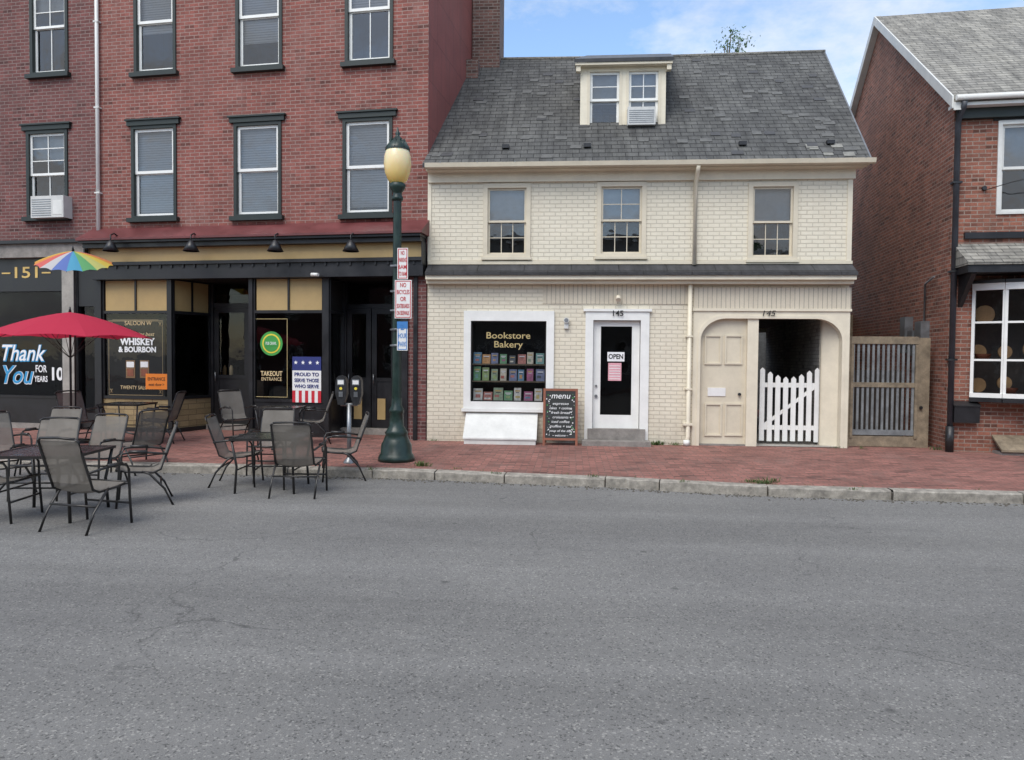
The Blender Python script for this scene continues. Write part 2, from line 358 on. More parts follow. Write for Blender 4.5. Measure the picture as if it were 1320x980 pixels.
def window(mb,gb,r,y=0,cas=.08,cmat=None,smat=None,cols=2,rt=2,rb=2,bl=.5,bm=None,proud=.03,sill=None,lintel=None,smt=.018,roomm=None,st=.05,lowcols=None):
    """r outer casing rect; returns wall opening"""
    X0,X1,Z0,Z1=r; cmat=cmat or white; smat=smat or white
    mb.box(X0,X0+cas,y-proud,y+.12,Z0,Z1,cmat); mb.box(X1-cas,X1,y-proud,y+.12,Z0,Z1,cmat)
    mb.box(X0+cas,X1-cas,y-proud-.002,y+.12,Z1-cas,Z1,cmat); mb.box(X0+cas,X1-cas,y-proud-.002,y+.12,Z0,Z0+cas*.7,cmat)
    a,b,c,d=X0+cas,X1-cas,Z0+cas*.7,Z1-cas
    mid=(c+d)/2
    sash(mb,gb,a,b,mid-.02,d,y+.02,smat,cols,rt,mt=smt,st=st); sash(mb,gb,a,b,c,mid+.02,y+.058,smat,lowcols or cols,rb,mt=smt,st=st)
    if bl>0:
        zb=d-(d-c)*bl
        mb.face([(a,y+.125,zb),(b,y+.125,zb),(b,y+.125,d),(a,y+.125,d)],bm or blind)
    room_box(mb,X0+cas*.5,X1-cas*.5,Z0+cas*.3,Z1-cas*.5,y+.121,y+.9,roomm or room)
    if sill: mb.box(X0-.06,X1+.06,y-.11,y+.02,Z0-.09,Z0-.002,sill)
    if lintel: mb.box(X0-.08,X1+.08,y-.06,y+.02,Z1+.002,Z1+.10,lintel); mb.box(X0-.11,X1+.11,y-.09,y+.015,Z1+.102,Z1+.135,lintel)
    return (X0+cas*.5,X1-cas*.5,Z0+cas*.3,Z1-cas*.5)
def text(body,parent,x,y,z,size,mat,fit=None,rot=0,align='CENTER',name=None,bold=0,shear=0,tilt=0):
    cu=bpy.data.curves.new(name or 'lettering','FONT'); cu.body=body; cu.size=size; cu.align_x=align; cu.align_y='CENTER'
    cu.extrude=.0015; cu.offset=bold; cu.shear=shear; cu.resolution_u=3
    cu.materials.append(mat)
    o=bpy.data.objects.new(name or 'lettering',cu); sc.collection.objects.link(o)
    o.parent=parent; o.location=(x,y,z); o.rotation_euler=(rad(90)+tilt,0,rot)
    if fit:
        bpy.context.view_layer.update()
        w=max(v[0] for v in o.bound_box)-min(v[0] for v in o.bound_box)
        if w>0: o.scale=(fit/w,1,1)
    return o

# ------------------------------------------------------------ ground, road, kerb
g=MB(); g.face([(-400,-400,-.03),(400,-400,-.03),(400,400,-.03),(-400,400,-.03)],concrete); g.build('ground')
g=MB(); g.face([(-120,-9.5,0),(120,-9.5,0),(120,24,0),(-120,24,0)],asph); g.build('road')
KP=[(195,598),(370,602),(480,605),(560,607.5),(650,611.5),(780,616.5),(850,620.5),(990,627.5),(1150,632),(1320,636.5)]
kp=[ground(x,y,.13) for x,y in KP]
d0=(kp[0]-kp[2]).normalized(); d1=(kp[-1]-kp[-3]).normalized()
line=[kp[0]+d0*50]+kp+[kp[-1]+d1*50]
k=MB(); sw=MB()
pts=[]
for i in range(len(line)-1):
    a,b=line[i],line[i+1]; L=(b-a).length; n=max(1,int(L/1.6))
    for j in range(n): pts.append(a.lerp(b,j/n))
pts.append(line[-1])
W=.17
def nrm(i):
    a=pts[max(0,i-1)]; b=pts[min(len(pts)-1,i+1)]; d=(b-a).normalized(); return Vector((-d.y,d.x,0))
for i in range(len(pts)-1):
    a,b=pts[i].copy(),pts[i+1].copy(); d=(b-a).normalized(); na,nb=nrm(i),nrm(i+1)
    g_=.008; jz=random.uniform(-.015,.012); jy=random.uniform(-.02,.02)
    a2=a+d*g_; b2=b-d*g_
    m_=8; js=[random.uniform(-.016,.016) for _ in range(m_+1)]; jzs=[random.uniform(-.009,.009) for _ in range(m_+1)]
    for q in range(m_):
        p=a2.lerp(b2,q/m_); r=a2.lerp(b2,(q+1)/m_)
        n1=na.lerp(nb,q/m_); n2=na.lerp(nb,(q+1)/m_)
        P=[p+n1*(jy+js[q]),r+n2*(jy+js[q+1]),r+n2*W,p+n1*W]
        za=.13+jz+jzs[q]; zb=.13+jz+jzs[q+1]
        k.face([(P[0].x,P[0].y,-.02),(P[1].x,P[1].y,-.02),(P[1].x,P[1].y,zb-.015),(P[0].x,P[0].y,za-.015)],granite,True)
        c0_=P[0]+n1*.02; c1_=P[1]+n2*.02
        k.face([(P[0].x,P[0].y,za-.015),(P[1].x,P[1].y,zb-.015),(c1_.x,c1_.y,zb),(c0_.x,c0_.y,za)],granite,True)
        k.face([(c0_.x,c0_.y,za),(c1_.x,c1_.y,zb),(P[2].x,P[2].y,.134+jz*.3),(P[3].x,P[3].y,.134+jz*.3)],granite,True)
    k.face([(a2.x,a2.y,-.02),(a2.x,a2.y,.11+jz),((a2+na*W).x,(a2+na*W).y,.12),((a2+na*W).x,(a2+na*W).y,-.02)],granite)
    k.face([(b2.x,b2.y,-.02),(b2.x,b2.y,.11+jz),((b2+nb*W).x,(b2+nb*W).y,.12),((b2+nb*W).x,(b2+nb*W).y,-.02)],granite)
    p,r=a+na*(W-.01),b+nb*(W-.01)
    sw.face([(p.x,p.y,.13),(r.x,r.y,.13),(r.x,40,.13),(p.x,40,.13)],paver)
k.build('kerb'); sw.build('sidewalk')
# gutter grit: darker strip of debris along the kerb foot
gm=MB(); rg=random.Random(3); gritm=plain('gutter_grit',(.10,.09,.075),.95,.4,9)
for i in range(700):
    s_=rg.random(); j=min(len(kp)-2,int(s_*(len(kp)-1))); P_=kp[j].lerp(kp[j+1],s_*(len(kp)-1)-j)
    x,y=P_.x,P_.y-abs(rg.gauss(0,.09))-.02; r_=rg.uniform(.004,.016)
    gm.hexa([(x-r_,y-r_,.0),(x+r_,y-r_,.0),(x+r_,y+r_,.0),(x-r_,y+r_,.0),(x-r_*.5,y-r_*.4,r_),(x+r_*.6,y-r_*.5,r_*.8),(x+r_*.4,y+r_*.5,r_),(x-r_*.5,y+r_*.4,r_*.9)],gritm)
gm.build('gutter_debris')
o=MB(); o.box(-60,60,-12,-9.3,-.02,.13,paver); o.build('sidewalk')
# ------------------------------------------------------------ cream building
C=Frame((0,14.4),0)
SH=math.tan(rad(6.3))
E=C.empty('cream_brick_building')
XL=C.uv(551,400)[0]; XR=C.uv(1094,400)[0]; XC=C.uv(893,450)[0]
ZE=C.uv(830,208,-.3)[1]; ZR=C.uv(855,71,3.8)[1]; slope=(ZR-ZE)/4.1
w=MB(); gb=MB(); t=MB()
ops=[]
for r,bl in (((623,237,684,332),.5),((769,235,833,331),.52),((964,235,1028,335),.5)):
    ops.append(window(t,gb,C.rect(*r),cas=.085,cmat=beige,smat=beige,cols=1 if bl==.5 else 2,lowcols=3,rt=1 if bl==.5 else 2,rb=2,bl=bl,bm=curtain,smt=.014,roomm=room,st=.04))
    R=C.rect(*r); t.box(R[0]-.03,R[1]+.03,-.06,.01,R[2]-.05,R[2]-.002,beige)
SW=C.rect(598,401,714,527); SG=C.rect(607,414,704,518)
t.box(SW[0],SG[0],-.05,.12,SW[2],SW[3],white); t.box(SG[1],SW[1],-.05,.12,SW[2],SW[3],white)
t.box(SG[0],SG[1],-.052,.12,SG[3],SW[3],white); t.box(SG[0],SG[1],-.06,.12,SW[2],SG[2],white)
t.box(SW[0]-.03,SW[1]+.03,-.09,.01,SW[2]-.06,SW[2]-.002,white)
gb.face([(SG[0],.03,SG[2]),(SG[1],.03,SG[2]),(SG[1],.03,SG[3]),(SG[0],.03,SG[3])],glass2)
so=(SG[0]-.02,SG[1]+.02,SG[2]-.02,SG[3]+.02); ops.append(so)
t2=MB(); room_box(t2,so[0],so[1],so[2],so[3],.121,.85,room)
for a,b,c,d in ((SG[0],SG[0]+.025,SG[2],SG[3]),(SG[1]-.025,SG[1],SG[2],SG[3]),(SG[0],SG[1],SG[2],SG[2]+.025),(SG[0],SG[1],SG[3]-.025,SG[3])):
    t.box(a,b,.0,.028 if d-c>.1 else .026,c,d,room)
bookcols=[(.6,.12,.08),(.12,.28,.42),(.65,.52,.18),(.15,.38,.18),(.7,.64,.5),(.45,.12,.25),(.65,.34,.12),(.2,.42,.38),(.08,.1,.12),(.35,.48,.18),(.75,.74,.68),(.2,.24,.4),(.55,.2,.16),(.35,.45,.3)]
bm_=[plain('book_cover',c,.45,.35,14) for i,c in enumerate(bookcols)]
for row,(yt,yb,n) in enumerate(((455,469,8),(474,491,8),(500,517,7))):
    z0=C.uv(655,yb,.1)[1]; z1=C.uv(655,yt,.1)[1]
    t2.box(so[0]+.01,so[1]-.01,.10,.30,z0-.03,z0-.004,wood)
    Wd=(so[1]-so[0]-.10); x=so[0]+.05
    for i in range(n):
        bw=Wd/n*random.uniform(.66,.95); h=(z1-z0)*random.uniform(.75,1.1); xx=x+Wd/n*i+random.uniform(0,.01)
        if row==2 and i%2: h*=.8
        mm=bm_[(i*5+row*3+random.randint(0,2))%len(bm_)]; mt=random.choice(bm_)
        if row==2 and random.random()<.6: mm=bm_[random.choice([3,9,13,10])]
        lean=.06; Y=.10
        t2.hexa([(xx,Y,z0),(xx+bw,Y,z0),(xx+bw,Y+.03,z0),(xx,Y+.03,z0),(xx,Y+lean,z0+h),(xx+bw,Y+lean,z0+h),(xx+bw,Y+.03+lean,z0+h),(xx,Y+.03+lean,z0+h)],mm)
        f0=random.uniform(.15,.3);f1=f0+random.uniform(.15,.35)
        def cov(u0,u1,f0,f1,m_,e=.003): t2.face([(xx+bw*u0,Y-e+lean*f0,z0+h*f0),(xx+bw*u1,Y-e+lean*f0,z0+h*f0),(xx+bw*u1,Y-e+lean*f1,z0+h*f1),(xx+bw*u0,Y-e+lean*f1,z0+h*f1)],m_)
        cov(random.uniform(.1,.3),random.uniform(.6,.9),f0,f1,mt); cov(.15,.85,.72,.82,wtext if i%2 else gold); cov(.25,.75,.62,.67,btext if i%3 else wtext)
t2.build('shop_display',E)
for s_,yy in (('Bookstore',433),('Bakery',444.5)):
    a=C.uv(655,yy,.02); text(s_,E,a[0],.022,a[1],.18,goldm,fit=.86 if s_[1]=='o' else .56,bold=.001,name='window_lettering')
DO=C.rect(754,402,836,554); DI=C.rect(764,413,825,552)
t.box(DO[0],DI[0],-.05,.14,.1,DO[3],white); t.box(DI[1],DO[1],-.05,.14,.1,DO[3],white); t.box(DI[0],DI[1],-.052,.14,DI[3],DO[3],white)
t.box(DO[0]-.04,DO[1]+.04,-.08,.01,DO[3]+.002,DO[3]+.05,white)
ops.append((DI[0]-.02,DI[1]+.02,.1,DI[3]+.02))
DG=C.rect(774,421,814,535,.08)
z0=C.uv(795,552,.08)[1]
t.box(DI[0]+.01,DG[0],.06,.1,z0,DI[3]-.01,white); t.box(DG[1],DI[1]-.01,.06,.1,z0,DI[3]-.01,white)
t.box(DG[0],DG[1],.058,.1,z0,DG[2],white); t.box(DG[0],DG[1],.058,.1,DG[3],DI[3]-.01,white)
gb.face([(DG[0],.08,DG[2]),(DG[1],.08,DG[2]),(DG[1],.08,DG[3]),(DG[0],.08,DG[3])],glass2)
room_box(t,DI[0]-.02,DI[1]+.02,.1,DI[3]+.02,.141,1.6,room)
t.tube([(DI[0]+.07,.03,1.05),(DI[0]+.07,.06,1.05)],.03,metal_gr,12); t.tube([(DI[0]+.07,.03,1.25),(DI[0]+.07,.06,1.25)],.022,metal_gr,12)
t.box(DO[0]-.05,DO[1]+.02,-.42,.12,.10,.22,stone); t.box(DO[0]+.06,DO[1]-.06,-.12,.16,.221,z0,stone)
a=C.rect(783,454,805,466,.05); t.box(a[0],a[1],.062,.07,a[2],a[3],wtext); text('OPEN',E,(a[0]+a[1])/2,.058,(a[2]+a[3])/2,.13,btext,fit=(a[1]-a[0])*.86,bold=.003)
a=C.rect(784,468,801,491,.05); t.box(a[0],a[1],.064,.072,a[2],a[3],pinkp)
for i in range(6): t.box(a[0]+.02,a[1]-.02,.060,.0635,a[2]+.03+i*.05,a[2]+.045+i*.05,posterw)
a=C.uv(796,404.5,-.06); text('145',E,a[0],-.084,a[1],.15,btext,fit=.2,bold=.002)
ZP=C.uv(990,371)[1]; ops.append((XC,XR,.1,ZP))
wall(w,XL,XR,.08,ZE+.25,0,ops,brick_cream)
D=7.6
zt=ZE+.25
def skx(x,y): return x+SH*y
w.face([(XR,0,.08),(skx(XR,D),D,.08),(skx(XR,D),D,zt),(XR,0,zt)],brick_cream)
w.face([(XL,0,.08),(XL,0,zt),(skx(XL,D),D,zt),(skx(XL,D),D,.08)],brick_cream)
PXa=C.uv(976,480,.05)[0]; JXa=C.uv(1056,480,.35)[0]; ATa=C.uv(990,411)[1]
for (xa,xb,za,zb) in ((XL,PXa,.08,zt),(JXa,XR,.08,zt),(PXa,JXa,ATa,zt)):
    w.face([(skx(xa,D),D,za),(skx(xa,D),D,zb),(skx(xb,D),D,zb),(skx(xb,D),D,za)],brick_cream)
for X in (XL,XR): w.face([(X,0,zt),(skx(X,D),D,zt),(skx(X,3.8),3.8,ZR-.08)],cream)
w.build('walls',E)
AX0=C.uv(902,480)[0]; AX1=C.uv(1084,480)[0]; AT=ATa; RR=.48; RZ=.42
y0,y1=-.03,.14
arch=[(AX0,.1)]+[(AX0+RR-RR*math.cos(a),AT-RZ+RZ*math.sin(a)) for a in [i*math.pi/2/10 for i in range(11)]]
arch+=[(AX1-RR+RR*math.sin(a),AT-RZ+RZ*math.cos(a)) for a in [i*math.pi/2/10 for i in range(11)]]+[(AX1,.1)]
t.face([(XC,y0,.1),(AX0,y0,.1),(AX0,y0,ZP),(XC,y0,ZP)],cream); t.face([(AX1,y0,.1),(XR+.02,y0,.1),(XR+.02,y0,ZP),(AX1,y0,ZP)],cream)
t.face([(XR+.02,y0,.1),(XR+.02,y1,.1),(XR+.02,y1,ZP),(XR+.02,y0,ZP)],cream); t.face([(XC,y0,.1),(XC,y0,ZP),(XC,y1,ZP),(XC,y1,.1)],cream)
for i in range(len(arch)-1):
    (xa,za),(xb,zb)=arch[i],arch[i+1]
    if xb-xa>1e-4: t.face([(xa,y0,za),(xb,y0,zb),(xb,y0,ZP),(xa,y0,ZP)],cream)
    t.face([(xa,y0,za),(xa,y1,za),(xb,y1,zb),(xb,y0,zb)],cream,)
    cx=(AX0+AX1)/2
    def off(x,z,k=.06):
        if z<AT-RZ-.01: return (x+(k if x>cx else -k),z)
        return (x+(k*.75 if x>cx else -k*.75) if abs(x-cx)>(AX1-AX0)/2-RR else x, z+k)
    pa,pb=off(xa,za),off(xb,zb)
    t.face([(xa,y0-.012,za),(xb,y0-.012,zb),(pb[0],y0-.012,pb[1]),(pa[0],y0-.012,pa[1])],cream)
    t.face([(pa[0],y0-.012,pa[1]),(pb[0],y0-.012,pb[1]),(pb[0],y0,pb[1]),(pa[0],y0,pa[1])],cream)
    t.face([(xa,y0-.012,za),(xa,y0,za),(xb,y0,zb),(xb,y0-.012,zb)],cream)
zz=C.uv(990,398)[1]
t.box(XC+.01,XR+.03,-.04,.0,zz,ZP+.001,bead)
t.box(XC-.02,XR+.04,-.06,.01,zz-.05,zz-.002,cream)
q=C.rect(700,362,892,372); t.box(q[0],XC-.03,-.012,.0,C.uv(790,400)[1]+.12,q[3]+.1,bead)
q=C.rect(958,218,1038,234); t.box(q[0],q[1],-.014,.0,q[2]+.03,q[3]+.02,bead)
PX0=C.uv(962,480,.05)[0]; PX1=PXa
t.box(AX0,PX0,.08,.13,.16,AT+.1,beige)
def ppanel(x0,y0p,x1,y1p):
    a=C.rect(x0,y0p,x1,y1p,.08)
    for q in ((a[0],a[1],a[2],a[2]+.03),(a[0],a[1],a[3]-.03,a[3]),(a[0],a[0]+.03,a[2]+.03,a[3]-.03),(a[1]-.03,a[1],a[2]+.03,a[3]-.03)): t.box(q[0],q[1],.055,.081,q[2],q[3],beige)
for q in ((908,432,930,470),(934,432,957,470),(908,520,930,562),(934,520,957,562)): ppanel(*q)
a=C.rect(912,500,935,514,.08); t.box(a[0],a[1],.065,.081,a[2]+.05,a[3],posterw)
t.tube([(PX0-.12,.02,1.12),(PX0-.12,.08,1.12)],.028,metal_dk,10)
t.box(PX0,PX1,.0,.30,.1,AT+.05,cream)
t.box(AX0,PX0,.02,.3,.1,.158,stone)
JX=JXa
t.face([(AX1,.14,.1),(JX,.35,.1),(JX,.35,AT+.1),(AX1,.14,AT+.1)],cream)
t.face([(PX1,.30,.1),(PX1,.30,AT+.05),(PX1-.1,.302,AT+.05),(PX1-.1,.302,.1)],cream)
p=MB()
tw=brickmat('passage_brick',(.46,.44,.40),(.39,.37,.34),(.25,.24,.22),var=.3,stain=(.16,.15,.14),cell=.2)
for xa in (PX1,JX):
    p.face([(xa,.3,.1),(xa+SH*7,7.3,.1),(xa+SH*7,7.3,AT+.15),(xa,.3,AT+.15)],tw)
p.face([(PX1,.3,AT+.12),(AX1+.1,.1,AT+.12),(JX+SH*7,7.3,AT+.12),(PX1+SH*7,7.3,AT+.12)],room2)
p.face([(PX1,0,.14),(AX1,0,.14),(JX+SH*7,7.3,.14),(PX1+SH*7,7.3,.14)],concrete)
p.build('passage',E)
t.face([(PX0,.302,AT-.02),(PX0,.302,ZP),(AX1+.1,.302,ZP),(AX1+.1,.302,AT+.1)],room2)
pk=MB(); n=8; gx0=C.uv(979,520,.35)[0]; gx1=C.uv(1056,520,.35)[0]; pw=(gx1-gx0)/n*.66
for i in range(n):
    u=i/(n-1); x=gx0+(gx1-gx0-pw)*u; yt=474+12*math.sin(math.pi*min(1,u*1.05))
    zt_=C.uv(1015,yt,.35)[1]; zb=.2+random.uniform(-.01,.01)
    pk.hexa([(x,.34,zb),(x+pw,.34,zb),(x+pw,.362,zb),(x,.362,zb),(x,.34,zt_-.05),(x+pw,.34,zt_-.05),(x+pw,.362,zt_-.05),(x,.362,zt_-.05)],white)
    c_=x+pw/2
    pk.face([(x,.34,zt_-.05),(x+pw,.34,zt_-.05),(c_,.34,zt_)],white); pk.face([(x,.362,zt_-.05),(c_,.362,zt_),(x+pw,.362,zt_-.05)],white)
for z in (.42,1.25): pk.box(gx0,gx1,.364,.40,z,z+.09,white)
pk.hexa([(gx0+.05,.364,.51),(gx0+.15,.364,.51),(gx0+.15,.39,.51),(gx0+.05,.39,.51),(gx1-.15,.364,1.25),(gx1-.05,.364,1.25),(gx1-.05,.39,1.25),(gx1-.15,.39,1.25)],white)
pk.build('picket_gate',E)
a=C.uv(990,404.5,-.06); text('145',E,a[0],-.064,a[1],.15,btext,fit=.24,shear=.2)
pz0=C.uv(820,341)[1]; pz1=C.uv(820,351,-.32)[1]; x0,x1=XL+.01,XR+.04
t.hexa([(x0,-.32,pz1-.05),(x1,-.32,pz1-.05),(x1,0,pz1-.05),(x0,0,pz1-.05),(x0,-.32,pz1),(x1,-.32,pz1),(x1,0,pz0),(x0,0,pz0)],shingle_dark)
t.box(x0,x1-.01,-.28,-.0,pz1-.13,pz1-.052,cream); t.box(x0,x1-.02,-.18,0,pz1-.2,pz1-.132,cream)
t.box(x0,x1,-.03,.0,pz0+.002,pz0+.06,beige)
t.box(XL+.0,XL+.07,-.02,.01,pz0+.06,ZE-.15,cream); t.box(XR-.07,XR+.02,-.02,.05,pz0+.06,ZE-.15,cream)
XRr=XR+.28
t.box(XL+.01,XR+.05,-.06,.01,ZE-.30,ZE-.12,cream)
t.box(XL+.01,XRr-.1,-.27,.0,ZE-.12,ZE-.06,cream)
gt=[(-.28,ZE-.0),(-.29,ZE-.07),(-.34,ZE-.11),(-.40,ZE-.09),(-.42,ZE-.01)]
for i in range(len(gt)-1): t.face([(XL+.01,gt[i][0],gt[i][1]),(XRr,gt[i][0],gt[i][1]),(XRr,gt[i+1][0],gt[i+1][1]),(XL+.01,gt[i+1][0],gt[i+1][1])],beige)
t.face([(XRr,a_,b_) for a_,b_ in gt],beige)
for i in range(12):
    x=XL+.3+i*(XRr-XL-.5)/11; t.box(x,x+.02,-.424,-.28,ZE-.012,ZE-.0,metal_gr)
a=C.uv(898,215,-.06); b=C.uv(894,343,-.06)
dx=(a[0]+b[0])/2
t.tube([(dx,-.36,ZE-.1),(dx,-.3,ZE-.18),(dx,-.07,ZE-.36),(dx,-.07,pz0-.02)],.04,cream,10)
bx=C.uv(888,470,-.08)[0]; t.tube([(bx,-.09,pz1-.1),(bx,-.09,.3),(bx-.03,-.12,.2)],.042,cream,10)
t.tube([(bx-.03,-.12,.14),(bx-.03,-.12,.24)],.06,white,12); t.box(bx-.09,bx+.08,-.14,0,.52,.56,cream)
for z in (1.2,2.2): t.box(bx-.06,bx+.06,-.138,-.0,z,z+.03,cream)
a=C.uv(797,383,-.1); t.tube([(a[0],-.16,a[1]-.06),(a[0],-.1,a[1]),(a[0],-.0,a[1]+.02)],[.05,.045,.03],cream,12)
a=C.uv(730,413,-.08); t.tube([(a[0],-.1,a[1]),(a[0],0,a[1])],.055,offwhite,16); t.tube([(a[0],-.105,a[1]),(a[0],-.1,a[1])],.04,metal_gr,16); t.box(a[0]-.04,a[0]+.04,-.06,0,a[1]-.16,a[1]-.05,offwhite)
a=C.rect(600,537,691,570,-.25); 
t.hexa([(a[0],-.45,.13),(a[1],-.45,.13),(a[1],0,.13),(a[0],0,.13),(a[0],-.45,.22),(a[1],-.45,.22),(a[1],-.02,.66),(a[0],-.02,.66)],offwhite)
t.hexa([(a[0]-.02,-.47,.222),(a[1]+.02,-.47,.222),(a[1]+.02,-.02,.663),(a[0]-.02,-.02,.663),(a[0]-.02,-.47,.25),(a[1]+.02,-.47,.25),(a[1]+.02,-.03,.70),(a[0]-.02,-.03,.70)],plain('worn_white',(.66,.66,.63),.6,.1,3,.1))
t.build('trim_windows_doors',E); gb.build('glass',E)
# roof
r=MB(); yE=-.3; TH=.07
def RP(x,y,z): return (skx(x,y),y,z)
xa,xb=XL-.02,XRr
segs=14
zs_=lambda u,y: -.05*math.sin(math.pi*u)*(y/3.8 if y>0 else 0)
for i in range(segs):
    u0,u1=i/segs,(i+1)/segs; X0=xa+(xb-xa)*u0; X1=xa+(xb-xa)*u1
    ys=[yE,.7,1.7,2.7,3.8]
    for j in range(4):
        ya,yb=ys[j],ys[j+1]; za=ZE+slope*(ya-yE); zb=ZE+slope*(yb-yE)
        r.face([RP(X0,ya,za+zs_(u0,ya)),RP(X1,ya,za+zs_(u1,ya)),RP(X1,yb,zb+zs_(u1,yb)),RP(X0,yb,zb+zs_(u0,yb))],slate)
r.face([RP(xa,3.8,ZR),RP(xb,3.8,ZR),RP(xb,8.0,ZE),RP(xa,8.0,ZE)],slate)
r.face([RP(xa,yE,ZE),RP(xb,yE,ZE),RP(xb,yE,ZE-TH),RP(xa,yE,ZE-TH)],metal_dk)
r.hexa([RP(xb-.03,yE,ZE-.12),RP(xb+.0,yE,ZE-.12),RP(xb+.0,3.8,ZR-.12),RP(xb-.03,3.8,ZR-.12),RP(xb-.03,yE,ZE+.004),RP(xb,yE,ZE+.004),RP(xb,3.8,ZR+.004),RP(xb-.03,3.8,ZR+.004)],metal_gr)
r.face([RP(xa,yE,ZE-TH),RP(xb,yE,ZE-TH),RP(xb,0.05,ZE-TH),RP(xa,0.05,ZE-TH)],cream)
r.tube([RP(xa,3.8,ZR+.0),RP((xa+xb)/2,3.8,ZR-.04),RP(xb,3.8,ZR+.0)],.04,shingle_grey,8)
for px_ in (652,757,957,1070):
    q=C.uv(px_,190,.15); yy=.15; zq=ZE+slope*(yy-yE); r.box(q[0]-.07,q[0]+.07,yy-.06,yy+.03,zq+.0,zq+.07,metal_dk)
r.build('roof',E)
sl=MB(); slm_=[plain('slate_light',(.24,.235,.21),.7,.3,9),plain('slate_dark',(.055,.055,.057),.6,.3,9),plain('slate_mid',(.11,.11,.105),.7,.3,9)]
rs_=random.Random(12); nl=math.hypot(1,slope)
for i in range(110):
    y=rs_.uniform(-.2,3.6); u=rs_.uniform(.01,.98); x=xa+(xb-xa)*u
    if abs(x-C.uv(803,120,1.5)[0])<1.0 and y>.7: continue
    if i<9: y=rs_.uniform(-.25,.1); x=xa+(xb-xa)*rs_.uniform(.86,.95)
    z=ZE+slope*(y-yE)+zs_((x-xa)/(xb-xa),y); ww=rs_.uniform(.16,.24); hh=.17; up=.014
    yt=y+hh/nl; zt2=z+slope*hh/nl
    n0=(0,-slope/nl*up,up/nl)
    sl.hexa([RP(x,y,z),RP(x+ww,y,z),RP(x+ww,yt,zt2-.01),RP(x,yt,zt2-.01),RP(x,y+n0[1],z+n0[2]),RP(x+ww,y+n0[1],z+n0[2]),RP(x+ww,yt,zt2+.003),RP(x,yt,zt2+.003)],slm_[0 if i<6 else rs_.choice([1,2,2])])
sl.build('loose_slates',E)
# dormer
dm=MB(); dg=MB(); yd=.95
zroof=lambda y: ZE+slope*(y-yE)
a=C.rect(748,84,858,171,yd); zt_=a[3]; zb=zroof(yd)-.05
w1=C.rect(757,89,852,167,yd)
mid=(w1[0]+w1[1])/2
for q in ((w1[0],mid-.04),(mid+.04,w1[1])):
    window(dm,dg,(q[0],q[1],w1[2],w1[3]),y=yd,cas=.055,cmat=beige,smat=white,cols=2 if q[0]>w1[0] else 1,rt=2,rb=1,bl=.55 if q[0]==w1[0] else .8,bm=curtain)
dm.box(a[0],w1[0],yd-.02,yd+.05,zb,zt_,cream); dm.box(w1[1],a[1],yd-.02,yd+.05,zb,zt_,cream); dm.box(mid-.04,mid+.04,yd-.02,yd+.05,w1[2],w1[3],cream)
dm.box(w1[0],w1[1],yd-.022,yd+.05,w1[3],zt_,cream); dm.box(a[0]-.03,a[1]+.03,yd-.06,yd+.02,w1[2]-.07,w1[2]-.002,offwhite); dm.box(w1[0],w1[1],yd,yd+.02,zb,w1[2]-.07,beige)
for X in (a[0]+.01,a[1]-.01):
    dm.face([(X,yd+.02,zb),(X,yd+.02,zt_),(skx(X,2.9)-SH*yd,3.4,zt_+.35),(skx(X,2.9)-SH*yd,3.4,zb+1)],shingle_dark)
dm.hexa([(a[0]-.13,yd-.2,zt_),(a[1]+.13,yd-.2,zt_),(a[1]+.13+SH*2.7,yd+2.7,ZR-.12),(a[0]-.13+SH*2.7,yd+2.7,ZR-.12),(a[0]-.13,yd-.2,zt_+.07),(a[1]+.13,yd-.2,zt_+.07),(a[1]+.13+SH*2.7,yd+2.7,ZR-.03),(a[0]-.13+SH*2.7,yd+2.7,ZR-.03)],metal_dk)
dm.box(a[0]-.11,a[1]+.11,yd-.18,yd+.0,zt_-.05,zt_-.002,beige)
for X in (a[0]-.09,a[1]+.0): dm.box(X,X+.09,yd-.15,yd-.02,zt_-.16,zt_-.05,beige)
q=C.rect(809,138,845,161,yd-.2); dm.box(q[0],q[1],yd-.22,yd+.05,q[2],q[3],acw)
for i in range(7): z=q[2]+.04+i*(q[3]-q[2]-.08)/7; dm.box(q[0]+.03,q[1]-.03,yd-.226,yd-.219,z,z+.015,metal_gr)
dm.build('dormer',E); dg.build('dormer_glass',E)
cm=MB(); cx0=C.uv(609,60,3.4)[0]; cx1=C.uv(644,60,3.4)[0]
cm.box(cx0,cx1,3.4,4.5,ZR-1.2,12.2,brick_chim); cm.box(cx0-.25,cx0+.2,2.9,3.42,ZR-1.5,ZR-.35,brick_chim); 
cm.build('chimney',E)

# ------------------------------------------------------------ saloon (red brick)
S=Frame((XL-.005,14.4),-6.3)
E2=S.empty('brick_saloon_building')
XW=S.uv(125,150)[0]; ZTOP=12.4
w=MB(); t=MB(); gb=MB(); ops=[]
row2=[(170,160,228,280),(302,158,363,279),(442,154,506,278)]
row1=[(173,-42,227,92),(304,-48,364,88),(445,-56,507,82)]
for row in (row2,row1):
    rs=[S.rect(*q) for q in row]; z0=sum(q[2] for q in rs)/3; z1=sum(q[3] for q in rs)/3
    for i,q in enumerate(rs):
        zz0=q[2]*.6+z0*.4; zz1=q[3]*.6+z1*.4
        ops.append(window(t,gb,(q[0],q[1],zz0,zz1),cas=.065,cmat=dkgreen,smat=white,st=.058,cols=1 if row is row2 else (2 if i==2 else 1),rt=1 if row is row2 or i!=2 else 2,rb=1,bl=[.95,.97,.93][i] if row is row2 else [.6,.75,.5][i],bm=blind,sill=dkgreen,lintel=dkgreen))
zcor=S.uv(330,292)[1]; zfb=S.uv(330,337)[1]
wall(w,XW,0,zcor-.6,ZTOP,0,ops,brick_red)
DP=4.7
w.face([(0,0,0),(0,DP,0),(0,DP,ZTOP),(0,0,ZTOP)],brick_paint)
